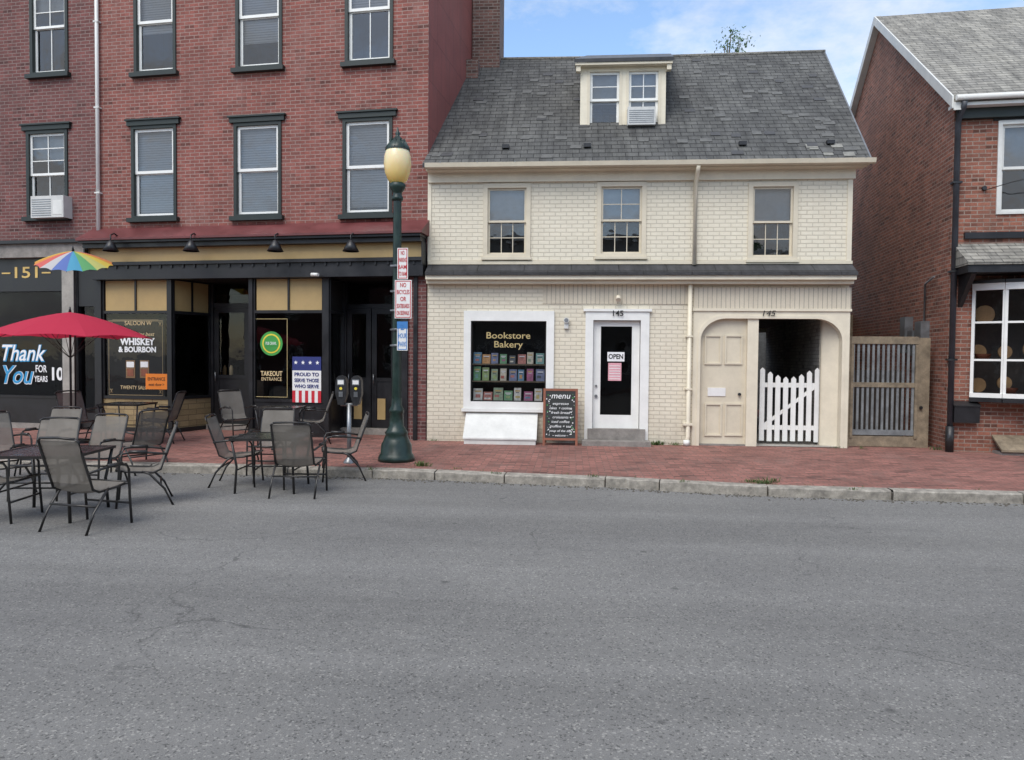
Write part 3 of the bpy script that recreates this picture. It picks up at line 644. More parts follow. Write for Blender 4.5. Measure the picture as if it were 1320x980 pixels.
w.face([(XW,0,ZTOP),(0,0,ZTOP),(0,DP,ZTOP),(XW,DP,ZTOP)],metal_dk)
w.face([(XW,DP,0),(0,DP,0),(0,DP,ZTOP),(XW,DP,ZTOP)],brick_dark)
w.box(XW,-1.2,DP+.002,DP+5,0,ZTOP-1,brick_dark)
t.box(XW,.15,-.35,.0,ZTOP,ZTOP+.35,dkgreen)
w.build('walls',E2)
sx0=S.uv(104,320,-.35)[0]; sx1=-.01
z_r1=S.uv(330,303,-.42)[1]
zb0=zcor+.04
t.hexa([(sx0,-.5,z_r1-.04),(sx1+.05,-.5,z_r1-.04),(sx1+.05,0,z_r1-.04),(sx0,0,z_r1-.04),(sx0,-.5,z_r1),(sx1+.05,-.5,z_r1),(sx1+.05,0,zb0),(sx0,0,zb0)],redroof)
zy1=S.uv(330,313,-.2)[1]; zy0=S.uv(330,335,-.2)[1]
t.box(sx0+.02,sx1,-.45,0,zy1+.03,z_r1-.042,black); t.box(sx0+.05,sx1-.02,-.36,0,zy1-.06,zy1+.028,black)
ty0=S.uv(112,320,-.2)[0]; ty1=S.uv(545,320,-.2)[0]
t.box(ty0,ty1,-.2,0,zy0,zy1-.062,tan)
t.box(sx0+.05,ty0-.002,-.3,0,zy0-.15,zy1-.062,black); t.box(ty1+.002,sx1-.005,-.3,0,zy0-.15,zy1-.062,black)
zk0=S.uv(330,358,-.2)[1]
t.box(sx0+.1,sx1-.01,-.26,0,zy0-.07,zy0-.002,black); t.box(sx0+.12,sx1-.02,-.2,.0,zk0,zy0-.072,black)
for i in range(28):
    x=sx0+.2+i*(sx1-sx0-.4)/27; t.box(x-.02,x+.02,-.225,-.2,zy0-.14,zy0-.075,black)
for px_ in (147,250,358,455):
    x,z=S.uv(px_,303,-.5); zl=S.uv(px_,318,-.55)[1]
    t.tube([(x,-.36,z-.02),(x,-.5,z+.03),(x,-.6,z-.02),(x,-.6,zl+.06)],.016,black,6)
    t.lathe([(.02,.12),(.055,.09),(.085,.04),(.16,-.10),(.15,-.10)],(x,-.6,zl),black,14)
ZF=.13
def sx(px,d=0): return S.uv(px,450,d)[0]
def sz(py,d=0,px=330): return S.uv(px,py,d)[1]
ztp=sz(360); zpb=sz(402); zgb=sz(514)
for (a,b,d0,d1) in ((127,133,-.06,.1),(218,223,-.05,.06),(322,327,-.05,.08),(418,425,-.05,.08),(513,527,-.08,.3)):
    t.box(sx(a),sx(b),d0,d1,ZF-.02,zk0-.002,black)
t.box(sx(527),-.012,-.03,.4,ZF-.02,zk0-.002,brick_dark)
t.box(sx(534),sx(539),-.07,-.032,ZF-.02,zk0-.002,black)
def shopfront(xa,ya,xb,yb,npan,bulk,panels=True):
    L=math.hypot(xb-xa,yb-ya); ux,uy=(xb-xa)/L,(yb-ya)/L; nx,ny=-uy,ux
    def P(s,o,z): return (xa+ux*s+nx*o,ya+uy*s+ny*o,z)
    def bx(s0,s1,o0,o1,z0,z1,m): t.hexa([P(s0,o0,z0),P(s1,o0,z0),P(s1,o1,z0),P(s0,o1,z0),P(s0,o0,z1),P(s1,o0,z1),P(s1,o1,z1),P(s0,o1,z1)],m)
    bx(0,L,-.02,.06,zgb-.06,zgb,black); bx(0,L,-.02,.06,zpb-.03,zpb+.03,black); bx(0,L,-.02,.06,ztp,zk0+.03,black)
    bx(0,.04,-.018,.055,zgb,ztp,black); bx(L-.04,L,-.018,.055,zgb,ztp,black)
    bx(0,L,-.0,.05,ZF-.01,zgb-.062,bulk)
    bx(0,L,-.03,.052,ZF-.01,ZF+.09,black)
    for i in range(npan):
        s0=.04+(L-.08)*i/npan; s1=.04+(L-.08)*(i+1)/npan
        bx(s0+.02,s1-.02,.015,.04,zpb+.032,ztp-.002,tan if panels else room)
        if i: bx(s0-.02,s0+.02,-.01,.05,zpb+.03,ztp,black)
    gb.face([P(.04,.02,zgb),P(L-.04,.02,zgb),P(L-.04,.02,zpb-.03),P(.04,.02,zpb-.03)],glass2)
DR=1.0
shopfront(sx(133),0,sx(218),0,2,tan_stone)
shopfront(sx(223),0,sx(272,DR),DR,2,tan_stone)
shopfront(sx(327),0,sx(418),0,2,black)
shopfront(sx(425),0,sx(443,DR),DR,1,black,False)
shopfront(sx(325,DR)-.0,DR,sx(325),0.08,1,black,False)
def door(x0,x1,y,z0,z1,m=black,glz=.42):
    t.box(x0,x0+.11,y,y+.05,z0,z1,m); t.box(x1-.11,x1,y,y+.05,z0,z1,m)
    t.box(x0+.11,x1-.11,y,y+.05,z1-.12,z1,m); t.box(x0+.11,x1-.11,y,y+.05,z0,z0+.2,m)
    zm=z0+(z1-z0)*glz
    t.box(x0+.11,x1-.11,y+.002,y+.05,zm-.08,zm,m); t.box(x0+.11,x1-.11,y+.02,y+.04,z0+.2,zm-.08,m)
    gb.face([(x0+.11,y+.025,zm),(x1-.11,y+.025,zm),(x1-.11,y+.025,z1-.12),(x0+.11,y+.025,z1-.12)],glass2)
    t.tube([(x0+.06,y-.06,z0+.95),(x0+.06,y-.06,z0+1.15)],.012,metal_gr,8)
a0=sx(272,DR); a1=sx(325,DR); zd=sz(396,DR)
t.box(a0,a0+.07,DR-.02,DR+.1,ZF,zk0,black); t.box(a1-.07,a1,DR-.02,DR+.1,ZF,zk0,black); t.box(a0+.07,a1-.07,DR-.0,DR+.1,zd,zd+.09,black)
door(a0+.08,a1-.08,DR,ZF+.12,zd-.003); t.box(a0,a1,DR-.2,DR+.1,ZF-.01,ZF+.118,stone)
gb.face([(a0+.07,DR+.04,zd+.09),(a1-.07,DR+.04,zd+.09),(a1-.07,DR+.04,zk0),(a0+.07,DR+.04,zk0)],glass2)
b0=sx(443,DR); b1=sx(515,DR); zd=sz(398,DR); bm2=(b0+b1)/2
t.box(b0,b0+.07,DR-.02,DR+.1,ZF,zk0,black); t.box(b1-.07,b1+.1,DR-.02,DR+.1,ZF,zk0,black); t.box(b0+.07,b1-.07,DR,DR+.1,zd,zd+.09,black)
door(b0+.08,bm2-.01,DR,ZF+.12,zd-.003); door(bm2+.01,b1-.08,DR,ZF+.12,zd-.003)
for xx in (b0+.24,bm2+.14): t.box(xx,xx+.18,DR-.004,DR+.018,ZF+.3,ZF+.75,tan)
gb.face([(b0+.07,DR+.04,zd+.09),(b1-.07,DR+.04,zd+.09),(b1-.07,DR+.04,zk0),(b0+.07,DR+.04,zk0)],glass2)
t.box(b0,b1,DR-.25,DR+.1,ZF-.01,ZF+.118,stone)
t.box(sx(513)+.02,sx(513)+.1,.3,DR,ZF,zk0,black)
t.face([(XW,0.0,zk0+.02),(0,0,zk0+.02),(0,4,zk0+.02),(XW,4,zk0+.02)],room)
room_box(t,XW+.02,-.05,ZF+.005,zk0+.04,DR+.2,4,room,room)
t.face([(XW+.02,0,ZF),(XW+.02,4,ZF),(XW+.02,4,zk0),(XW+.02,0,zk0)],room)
for i in range(9):
    x=XW+.4+i*.55; t.box(x,x+.3,1.7,1.9,ZF,ZF+random.uniform(.7,1.3),room2)
for i in range(4):
    x=sx(225)+i*.16; t.tube([(x,1.35,ZF+1.1),(x,1.35,ZF+1.35),(x,1.35,ZF+1.42)],[.045,.045,.018],(basket,goldc)[i%2],8)
q=S.rect(138,411,212,512,.03); t.box(q[0],q[1],.035,.045,q[2],q[3],btext)
for e in ((q[0]+.04,q[1]-.04,q[3]-.055,q[3]-.04),(q[0]+.04,q[1]-.04,q[2]+.035,q[2]+.05),(q[0]+.04,q[0]+.05,q[2]+.06,q[3]-.06),(q[1]-.05,q[1]-.04,q[2]+.06,q[3]-.06),(q[0]+.14,q[1]-.14,q[3]-.03,q[3]-.02)): t.box(e[0],e[1],.028,.034,e[2],e[3],goldc)
for (cx_,cz_) in ((q[0]+.1,q[3]-.12),(q[1]-.1,q[3]-.12),(q[0]+.1,q[2]+.12),(q[1]-.1,q[2]+.12)):
    for k_ in range(3): t.tube([(cx_+(k_-1)*.035,.03,cz_-.04),(cx_+(1-k_)*.035,.03,cz_+.05)],.007,goldc,4)
def stext(s_,px,py,size,m,w_px,**k):
    x,z=S.uv(px,py,.015); text(s_,E2,x,.014,z,size,m,fit=w_px/62,**k)
stext('SALOON W',178,417,.13,goldc,40); stext('now serving best',176,431,.11,goldc,52,shear=.3)
stext('WHISKEY',177,441,.2,wtext,52,bold=.008); stext('& BOURBON',177,451,.16,wtext,56,bold=.006); stext('TWENTY SALOON',177,500,.11,goldc,50)
for s_ in (-1,1):
    a=S.uv(177+s_*9,476,.02); t.box(a[0]-.11,a[0]+.11,.024,.034,a[1]-.19,a[1]+.19,basket); t.box(a[0]-.09,a[0]+.09,.018,.0235,a[1]+.04,a[1]+.16,posterw); t.box(a[0]-.075,a[0]+.075,.018,.0235,a[1]-.15,a[1]-.0,redwood)
q=S.rect(188,482,216,502,.01); t.box(q[0],q[1],.004,.012,q[2],q[3],orangep)
text('ENTRANCE',E2,(q[0]+q[1])/2,.001,q[2]+(q[3]-q[2])*.66,.1,btext,fit=(q[1]-q[0])*.8); text('next door >',E2,(q[0]+q[1])/2,.001,q[2]+(q[3]-q[2])*.3,.09,btext,fit=(q[1]-q[0])*.7)
a=S.uv(350,443,.02); t.disc((a[0],.014,a[1]),.25,(0,1,0),greenp,28); t.disc((a[0],.010,a[1]),.2,(0,1,0),yellowp,28); t.disc((a[0],.006,a[1]),.17,(0,1,0),greenp,28); t.box(a[0]-.14,a[0]+.14,.0,.005,a[1]-.05,a[1]+.04,greenp)
text('PUB CRAWL',E2,a[0],-.002,a[1],.09,wtext,fit=.24)
stext('TAKEOUT',350,482,.14,goldc,30,bold=.003); stext('ENTRANCE',350,489,.1,goldc,28)
q=S.rect(328,411,371,512,.03)
for e in ((q[0],q[1],q[3]-.01,q[3]),(q[0],q[1],q[2],q[2]+.01),(q[0],q[0]+.01,q[2]+.013,q[3]-.013),(q[1]-.01,q[1],q[2]+.013,q[3]-.013)): t.box(e[0],e[1],.012,.018,e[2],e[3],goldm)
q=S.rect(377,460,414,519,-.03); h=q[3]-q[2]; wq=q[1]-q[0]
t.box(q[0],q[1],-.035,-.03,q[2]+h*.70,q[3],navy); t.box(q[0],q[1],-.034,-.029,q[2]+h*.26,q[2]+h*.70-.001,posterw)
ns=9
for i in range(ns): t.box(q[0]+wq*i/ns,q[0]+wq*(i+1)/ns-.001,-.035,-.03,q[2],q[2]+h*.26-.001,redp if i%2==0 else posterw)
for i,s_ in enumerate(('PROUD TO','SERVE THOSE','WHO SERVE')): text(s_,E2,(q[0]+q[1])/2,-.038,q[2]+h*(.61-.13*i),.1,navy,fit=wq*.85,bold=.003)
for i in range(4):
    c=(q[0]+wq*(i+.5)/4,-.039,q[3]-.12); st=[]
    for k_ in range(10):
        rr=.045 if k_%2==0 else .02; an=math.pi/2+k_*math.pi/5; st.append((c[0]+rr*math.cos(an),c[1],c[2]+rr*math.sin(an)))
    t.face(st,wtext)
a=S.uv(404,354,-.3); t.tube([(a[0]-.04,-.3,a[1]),(a[0]+.12,-.34,a[1]-.01)],.035,white,10); t.tube([(a[0],-.2,a[1]+.02),(a[0],-.29,a[1]+.02)],.018,white,8)
px_=S.uv(125.5,140,-.06)[0]; t.tube([(px_,-.06,z_r1+.0),(px_,-.06,ZTOP)],.038,white,10)
for z in (5.2,7,8.8): t.box(px_-.06,px_+.06,-.1,0,z,z+.03,offwhite)
t.build('storefront_and_windows',E2); gb.build('glass',E2)

# ------------------------------------------------------------ left building
E3=S.empty('brick_rowhouse')
w=MB(); t=MB(); gb=MB(); ops=[]
X0=XW-9; X1=XW-.005
for q in ((35,168,88,280),(39,-28,88,96)):
    a=S.rect(*q); ops.append(window(t,gb,a,cas=.07,cmat=dkgreen,smat=white,cols=2,rt=3,rb=1,bl=.3,bm=curtain,sill=dkgreen,lintel=dkgreen))
    a=(a[0]-2.3,a[1]-2.3,a[2],a[3]); ops.append(window(t,gb,a,cas=.07,cmat=dkgreen,smat=white,cols=2,rt=2,rb=1,bl=.5,bm=blind,sill=dkgreen,lintel=dkgreen))
q=S.rect(42,253,84,281,-.2); t.box(q[0],q[1],-.25,.08,q[2],q[3],acw)
for i in range(8):
    z=q[2]+.04+i*(q[3]-q[2]-.08)/8; t.box(q[0]+.03,q[0]+(q[1]-q[0])*.62,-.256,-.249,z,z+.018,metal_gr)
t.box(q[0]+(q[1]-q[0])*.68,q[1]-.03,-.256,-.249,q[2]+.06,q[3]-.1,offwhite)
wall(w,X0,X1,sz(332,0,60),ZTOP-.6,0,ops,brick_dark)
w.face([(X0,0,0),(X0,9,0),(X0,9,ZTOP-.6),(X0,0,ZTOP-.6)],brick_dark); w.face([(X0,0,ZTOP-.6),(X1,0,ZTOP-.6),(X1,9,ZTOP-.6),(X0,9,ZTOP-.6)],metal_dk)
w.build('walls',E3)
zc=sz(332,0,60); zb=sz(316,0,60)
t.box(X0,X1-.02,-.2,0,zc-.02,zb,stone); t.box(X0,X1-.02,-.28,0,zb+.001,zb+.07,black)
zs1=sz(336,0,50); zs0=sz(376,0,50); zg0=sz(513,0,50)
pxa=sx(84); pxb=sx(99)
t.box(X0,pxa,-.06,.1,zs0,zc-.021,black)
t.box(pxa+.002,pxb,-.08,.2,.1,zc-.021,concrete)
t.box(pxb+.002,pxb+.05,-.02,.2,.1,zc-.021,black); t.box(X1-.09,X1-.02,-.02,.2,.1,zc-.021,black)
t.box(pxb+.052,X1-.092,.0,.05,sz(395,0,110),zc-.021,black); gb.face([(pxb+.05,.08,.5),(X1-.09,.08,.5),(X1-.09,.08,sz(395,0,110)),(pxb+.05,.08,sz(395,0,110))],glass2); t.box(pxb+.05,X1-.09,.05,.09,.12,.5,black)
t.box(X0,pxa,-.05,.1,.1,.25,stone); t.box(X0,pxa,-.02,.1,.251,zg0,black)
t.box(X0,pxa,-.04,.08,zg0+.001,zg0+.05,black)
for x in (X0,pxa-3.4,pxa-.06): t.box(x,x+.06,-.03,.08,zg0+.051,zs0-.001,black)
gb.face([(X0,.02,zg0),(pxa,.02,zg0),(pxa,.02,zs0),(X0,.02,zs0)],glass2)
room_box(t,X0,X1-.02,.12,zc,.11,4,room)
a=S.uv(33,352,-.08); text('151',E3,a[0],-.066,a[1],.34,gold,fit=.58,bold=.004)
t.box(a[0]-.62,a[0]-.4,-.072,-.061,a[1]-.015,a[1]+.015,gold); t.box(a[0]+.4,a[0]+.62,-.072,-.061,a[1]-.015,a[1]+.015,gold)
def ltext(s_,px,py,size,m,w_px,y=.008,**k):
    x,z=S.uv(px,py,.01); text(s_,E3,x,y,z,size,m,fit=w_px/59,**k)
ltext('Thank',27,456,.5,wtext,66,bold=.004,shear=.3); ltext('Thank',27.4,456.5,.5,bluetext,68,y=.013,bold=.02,shear=.3)
ltext('You',20,484,.56,bluetext,46,bold=.004,shear=.3); ltext('You',20.3,484.5,.56,wtext,48,y=.013,bold=.016,shear=.3)
ltext('FOR',53,476,.22,wtext,17,bold=.003); ltext('10',73,483,.38,wtext,17,bold=.012); ltext('YEARS',53,489,.18,wtext,20,bold=.003)
t.build('storefront_and_windows',E3); gb.build('glass',E3)

# ------------------------------------------------------------ right building
px1212=C.uv(1213,450)[0]
Rr=Frame((px1212,14.15),-5.5)
E4=Rr.empty('brick_corner_house')
w=MB(); t=MB(); gb=MB(); ops=[]
X1=9.0; ze=Rr.uv(1240,125,-.25)[1]; yr=4.5; zr=Rr.uv(1122,22,yr)[1]; 
def rz(py,d=0,px=1270): return Rr.uv(px,py,d)[1]
def rx(px,d=0,py=450): return Rr.uv(px,py,d)[0]
q=Rr.rect(1285,155,1345,276); q=(q[0],q[0]+.95,q[2],q[3])
ops.append(window(t,gb,q,cas=.07,cmat=offwhite,smat=offwhite,cols=1,rt=1,rb=1,bl=.5,bm=curtain))
t.box(q[0]-.08,q[1]+.08,-.03,.01,q[3]+.002,q[3]+.1,black)
for k_ in range(1,4):
    qq=(q[0]+2.1*k_,q[1]+2.1*k_,q[2],q[3]); ops.append(window(t,gb,qq,cas=.07,cmat=offwhite,smat=offwhite,cols=1,rt=1,rb=1,bl=.5,bm=curtain))
bx0=rx(1251); bw=3.0; bz1=rz(368,0,1260); bz0=rz(512,0,1260); ops.append((bx0+.05,bx0+bw-.05,bz0,bz1))
wall(w,0,X1,.05,ze+.1,0,ops,brick_orange)
D2=9
w.face([(0,0,.05),(0,0,ze+.1),(0,D2,ze+.1),(0,D2,.05)],brick_orange); w.face([(0,0,ze+.1),(0,yr,zr-.05),(0,D2,ze+.1)],brick_orange)
w.face([(X1,0,.05),(X1,D2,.05),(X1,D2,ze+.1),(X1,0,ze+.1)],brick_orange); w.face([(X1,0,ze+.1),(X1,D2,ze+.1),(X1,yr,zr-.05)],brick_orange)
w.build('walls',E4)
r=MB(); ye=-.3; zee=ze
for (ya,za,yb,zb_) in ((ye,zee,yr,zr),(yr,zr,D2+.3,zee)):
    r.hexa([(-.12,ya,za-.1),(X1+.1,ya,za-.1),(X1+.1,yb,zb_-.1),(-.12,yb,zb_-.1),(-.12,ya,za),(X1+.1,ya,za),(X1+.1,yb,zb_),(-.12,yb,zb_)],shingle_grey)
r.hexa([(-.15,ye,zee-.20),(-.122,ye,zee-.20),(-.122,yr,zr-.20),(-.15,yr,zr-.20),(-.15,ye,zee+.01),(-.122,ye,zee+.01),(-.122,yr,zr+.01),(-.15,yr,zr+.01)],offwhite)
r.hexa([(-.12,ye,zee-.24),(-.0,ye,zee-.24),(-.0,yr,zr-.24),(-.12,yr,zr-.24),(-.12,ye,zee-.102),(-.0,ye,zee-.102),(-.0,yr,zr-.102),(-.12,yr,zr-.102)],offwhite)
r.hexa([(-.15,D2+.3,zee-.20),(-.0,D2+.3,zee-.20),(-.0,yr,zr-.20),(-.15,yr,zr-.20),(-.15,D2+.3,zee+.01),(-.0,D2+.3,zee+.01),(-.0,yr,zr+.01),(-.15,yr,zr+.01)],offwhite)
r.build('roof',E4)
t.box(-.1,X1,-.28,-.0,ze-.16,ze-.102,white); t.box(0.02,X1,-.12,0,ze-.34,ze-.162,dkgreen)
t.tube([(-.1,-.35,ze-.04),(X1,-.35,ze-.04)],.05,white,12)
dxp=rx(1235,-.1,200)*.5+rx(1226,-.1,500)*.5
t.tube([(dxp,-.35,ze-.1),(dxp,-.3,ze-.2),(dxp,-.08,ze-.4),(dxp,-.08,.55)],.05,pipe_dk,10); t.tube([(dxp,-.08,.12),(dxp,-.08,.6)],.07,metal_dk,10)
for z in (1.8,3.4,5.0): t.box(dxp-.08,dxp+.08,-.135,0,z,z+.035,metal_dk)
t.box(rx(1238),X1,-.06,0,rz(308),rz(300),black); zp0=rz(314); zp1=rz(338,-.55)
pxl=rx(1234,-.3); pr=bx0+bw+.4
t.hexa([(pxl,-.65,zp1-.05),(pr,-.65,zp1-.05),(pr,0,zp1-.05),(pxl,0,zp1-.05),(pxl,-.65,zp1),(pr,-.65,zp1),(pr,0,zp0),(pxl,0,zp0)],shingle_grey)
t.box(pxl+.02,pr-.02,-.62,-.0,zp1-.18,zp1-.052,black)
for xx in (pxl+.1,pr-.2):
    t.hexa([(xx,-.55,zp1-.2),(xx+.08,-.55,zp1-.2),(xx+.08,0,zp1-.75),(xx,0,zp1-.75),(xx,-.55,zp1-.181),(xx+.08,-.55,zp1-.181),(xx+.08,0,zp1-.181),(xx,0,zp1-.181)],black)
nb=7
def bow(u): return (bx0+bw*u,-.48*math.sin(math.pi*u)**.75-.02)
bp=[bow(i/nb) for i in range(nb+1)]
for i in range(nb):
    (xa,ya),(xb_,yb)=bp[i],bp[i+1]
    L=math.hypot(xb_-xa,yb-ya); ux,uy=(xb_-xa)/L,(yb-ya)/L; nx,ny=-uy,ux
    def P(s_,o,z): return (xa+ux*s_+nx*o,ya+uy*s_+ny*o,z)
    def bx(s0,s1,o0,o1,z0,z1,m): t.hexa([P(s0,o0,z0),P(s1,o0,z0),P(s1,o1,z0),P(s0,o1,z0),P(s0,o0,z1),P(s1,o0,z1),P(s1,o1,z1),P(s0,o1,z1)],m)
    bx(-.0,.05,-.02,.05,bz0+.06,bz1-.06,white); bx(L-.03,L,-.018,.048,bz0+.06,bz1-.06,white)
    bx(0,L,-.04,.06,bz0,bz0+.08,white); bx(0,L,-.04,.06,bz1-.1,bz1+.02,white)
    bx(0,L,-.06,.06,bz0-.08,bz0-.002,black); bx(0,L,-.05,.06,bz1+.021,bz1+.08,black)
    for k_ in (1,2): z=bz0+(bz1-bz0)*k_/3; bx(.05,L-.03,-.006,.03,z-.018,z+.018,white)
    gb.face([P(.04,.02,bz0+.06),P(L-.03,.02,bz0+.06),P(L-.03,.02,bz1-.06),P(.04,.02,bz1-.06)],glass2)
bot=[(x,y,bz0-.04) for x,y in bp]; t.face(bot,black); t.face([(x,y,bz1+.05) for x,y in bp],black)
room_box(t,bx0+.05,bx0+bw-.05,bz0,bz1,.15,1.2,room2)
rb_=random.Random(4)
for i in range(6):
    for j in range(3):
        x=bx0+.3+i*.45+rb_.uniform(-.06,.06); z=bz0+.25+j*.62+rb_.uniform(-.05,.05)
        if j==2 and i%2: continue
        t.tube([(x,.3,z),(x,.34,z)],rb_.uniform(.1,.19),basket,20)
        if (i+j)%2: t.lathe([(.02,0),(.09,.01),(.13,.1),(.135,.12)],(x,.12,bz0+.05+j*.62),(basket,redwood,goldc)[(i+j)%3],14)
q=Rr.rect(1229,519,1262,545,-.1); t.box(q[0],q[1],-.14,-.01,q[2],q[3]-.05,black); t.hexa([(q[0]-.01,-.16,q[3]-.07),(q[1]+.01,-.16,q[3]-.07),(q[1]+.01,-.0,q[3]-.05),(q[0]-.01,-.0,q[3]-.05),(q[0]-.01,-.16,q[3]-.05),(q[1]+.01,-.16,q[3]-.05),(q[1]+.01,-.0,q[3]+.02),(q[0]-.01,-.0,q[3]+.02)],metal_dk)
t.box(rx(1283),X1,-.35,.0,.1,.18,stone)
t.hexa([(rx(1283)-.02,-.4,.19),(X1,-.4,.19),(X1,0,.42),(rx(1283)-.02,0,.42),(rx(1283)-.02,-.4,.23),(X1,-.4,.23),(X1,0,.46),(rx(1283)-.02,0,.46)],wood)
for (y,z,h,b) in ((.9,1.95,.62,.34),(1.35,1.9,.5,.3),(1.8,1.95,.75,.3)):
    t.box(-.16,-.0,y,y+b,z,z+h,metal_gr); t.tube([(-.2,y+b/2,z+h*.35),(-.16,y+b/2,z+h*.35)],.08,metal_dk,12)
t.tube([(-.05,1.05,2.5),(-.05,1.05,3.3),(-.05,.6,3.4)],.02,metal_gr,8); t.tube([(-.05,1.5,1.9),(-.05,1.5,.2)],.025,metal_gr,8); t.tube([(-.05,.95,1.95),(-.05,.95,.2)],.02,metal_gr,8)
t.tube([(rx(1262),-.03,rz(246)),(rx(1290),-.3,rz(240)),(rx(1330),-.8,rz(237)),(9,-1.5,5.6)],.008,metal_dk,5)
t.tube([(rx(1262),-.05,rz(243)),(rx(1262),0,rz(243))],.04,metal_dk,8)
t.build('trim_and_windows',E4); gb.build('glass',E4)

# ------------------------------------------------------------ fence gate
fg=MB(); fd=.25
q=C.rect(1089,434,1198,573,fd)
fg.box(q[0],q[0]+.1,fd,fd+.1,.1,q[3],wood); fg.box(q[1]-.22,q[1]-.0,fd,fd+.08,.1,q[3]-.02,wood)
fg.box(q[0]+.1,q[1]-.22,fd-.01,fd+.06,q[3]-.14,q[3],wood)
fg.box(q[0]+.1,q[1]-.22,fd,fd+.06,.14,.34,wood)
g0=q[0]+.12; g1=q[1]-.24; zt1=q[3]-.15
fg.box(g0,g1,fd+.0,fd+.05,.36,.46,wood_g); zmid=.46+(zt1-.46)*.5
fg.box(g0,g1,fd-.005,fd+.05,zmid,zmid+.09,wood)
ns=13
for i in range(ns):
    x=g0+(g1-g0)*i/ns
    fg.box(x+.012,x+(g1-g0)/ns*.6,fd+.01,fd+.035,.46,zt1,wood_g)
fg.box(g0-.02,g0+.03,fd-.02,fd+.06,.3,zt1,wood); fg.box(g1-.03,g1+.02,fd-.02,fd+.06,.3,zt1,wood)
fg.tube([(g1+.08,fd-.05,.9),(g1+.08,fd-.02,.9)],.03,metal_dk,8)
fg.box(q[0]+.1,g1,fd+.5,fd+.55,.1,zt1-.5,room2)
fg.build('wooden_alley_gate',None,loc=C.O)
al=MB(); al.box(XR+.02,px1212-.02,6,6.1,.1,3.0,wood); al.build('back_fence',None,loc=C.O+Vector((.7,0,0)))
al=MB(); al.box(0,9,10.5,10.6,.1,3.4,wood_g); al.build('back_fence',None,loc=C.O)

# ------------------------------------------------------------ street lamp
P=ground(511,594,.13)
L=MB()
L.lathe([(0,0),(.29,0),(.29,.05),(.27,.1),(.25,.12),(.24,.26),(.2,.34),(.17,.42),(.185,.45),(.15,.5),(.115,.56),(.105,.75),(.12,.78),(.115,.82),(.085,.88),(.078,1.0)],(0,0,.13),lampgreen,24)
L.lathe([(.078,1.0),(.066,4.1)],(0,0,.13),lampgreen,24,flute=.1)
L.lathe([(.066,4.1),(.09,4.12),(.09,4.16),(.07,4.2),(.075,4.24),(.12,4.30),(.13,4.36),(.10,4.39)],(0,0,.13),lampgreen,24)
gl_,nt,b=base('lamp_globe'); b.inputs['Roughness'].default_value=.25; b.inputs['Subsurface Weight'].default_value=.3
tcx=N(nt,'ShaderNodeTexCoord').outputs['Object']; sxx=N(nt,'ShaderNodeSeparateXYZ'); nt.links.new(tcx,sxx.inputs[0])
nt.links.new(mixc(nt,ramp(nt,sxx.outputs[2],4.55,5.0),(.82,.56,.16),(.80,.70,.46)),b.inputs['Base Color'])
L.lathe([(.10,4.38),(.15,4.43),(.195,4.54),(.215,4.68),(.207,4.80),(.175,4.91)],(0,0,.13),gl_,28)
L.lathe([(.19,4.89),(.192,4.93),(.15,4.99),(.09,5.06),(.04,5.11),(.03,5.13),(.042,5.16),(.02,5.19),(.012,5.24),(0,5.27)],(0,0,.13),lampgreen,24)
for k_ in range(8):
    a=k_*math.pi/4; L.tube([(.19*math.cos(a),.19*math.sin(a),5.04),(.10*math.cos(a),.10*math.sin(a),5.2)],.012,lampgreen,5)
L.build('street_lamp',None,loc=(P.x,P.y,0))
SGN=bpy.data.objects.new('parking_signs',None); sc.collection.objects.link(SGN); SGN.location=(P.x,P.y,0); SGN.rotation_euler=(0,0,rad(-2))
s=MB()
def pz(py): 
    r_=ray(515,py); t_=((P-CAM).dot(Vector((0,1,0))))/r_.y; return (CAM+r_*t_).z
def plate(cx,w_,py0,py1,m,bd,y=-.1):
    z1,z0=pz(py0),pz(py1); s.box(cx-w_/2,cx+w_/2,y,y+.004,z0,z1,m)
    if bd:
        e=.012
        for q in ((cx-w_/2+e,cx+w_/2-e,z1-2*e,z1-e),(cx-w_/2+e,cx+w_/2-e,z0+e,z0+2*e),(cx-w_/2+e,cx-w_/2+2*e,z0+2*e,z1-2*e),(cx+w_/2-2*e,cx+w_/2-e,z0+2*e,z1-2*e)): s.box(q[0],q[1],y-.002,y-.0005,q[2],q[3],bd)
    return z0,z1
xo=.115
for (cx,wd,a,b_,m,bd,lines,tm) in ((xo,.17,321,361,posterw,rtext,['NO','PARKING','6AM','TO 8AM'],rtext),(xo+.01,.27,362,411,posterw,rtext,['NO','BICYCLES','OR','SKATEBOARDS','ON SIDEWALK'],rtext),(xo,.17,415,452,posterw,bluep,['2','HOUR','PARK'],bluep)):
    z0,z1=plate(cx,wd,a,b_,m,bd)
    n=len(lines)
    for i,l in enumerate(lines):
        text(l,SGN,cx,-.1025,z1-(z1-z0)*(i+.75)/(n+.5),(z1-z0)/(n+1)*.95,tm,fit=wd*(.35 if len(l)<3 else .74),bold=.001)
for z in (1.95,2.2,2.5,2.8,3.2): s.box(-.085,xo+.06,-.095,-.08,z,z+.025,metal_gr); s.tube([(0,0,z),(0,0,z+.03)],.085,metal_gr,16)
s.box(xo-.085,xo+.085,-.104,-.1021,pz(424),pz(415),bluep)
s.build('sign_plates',SGN)

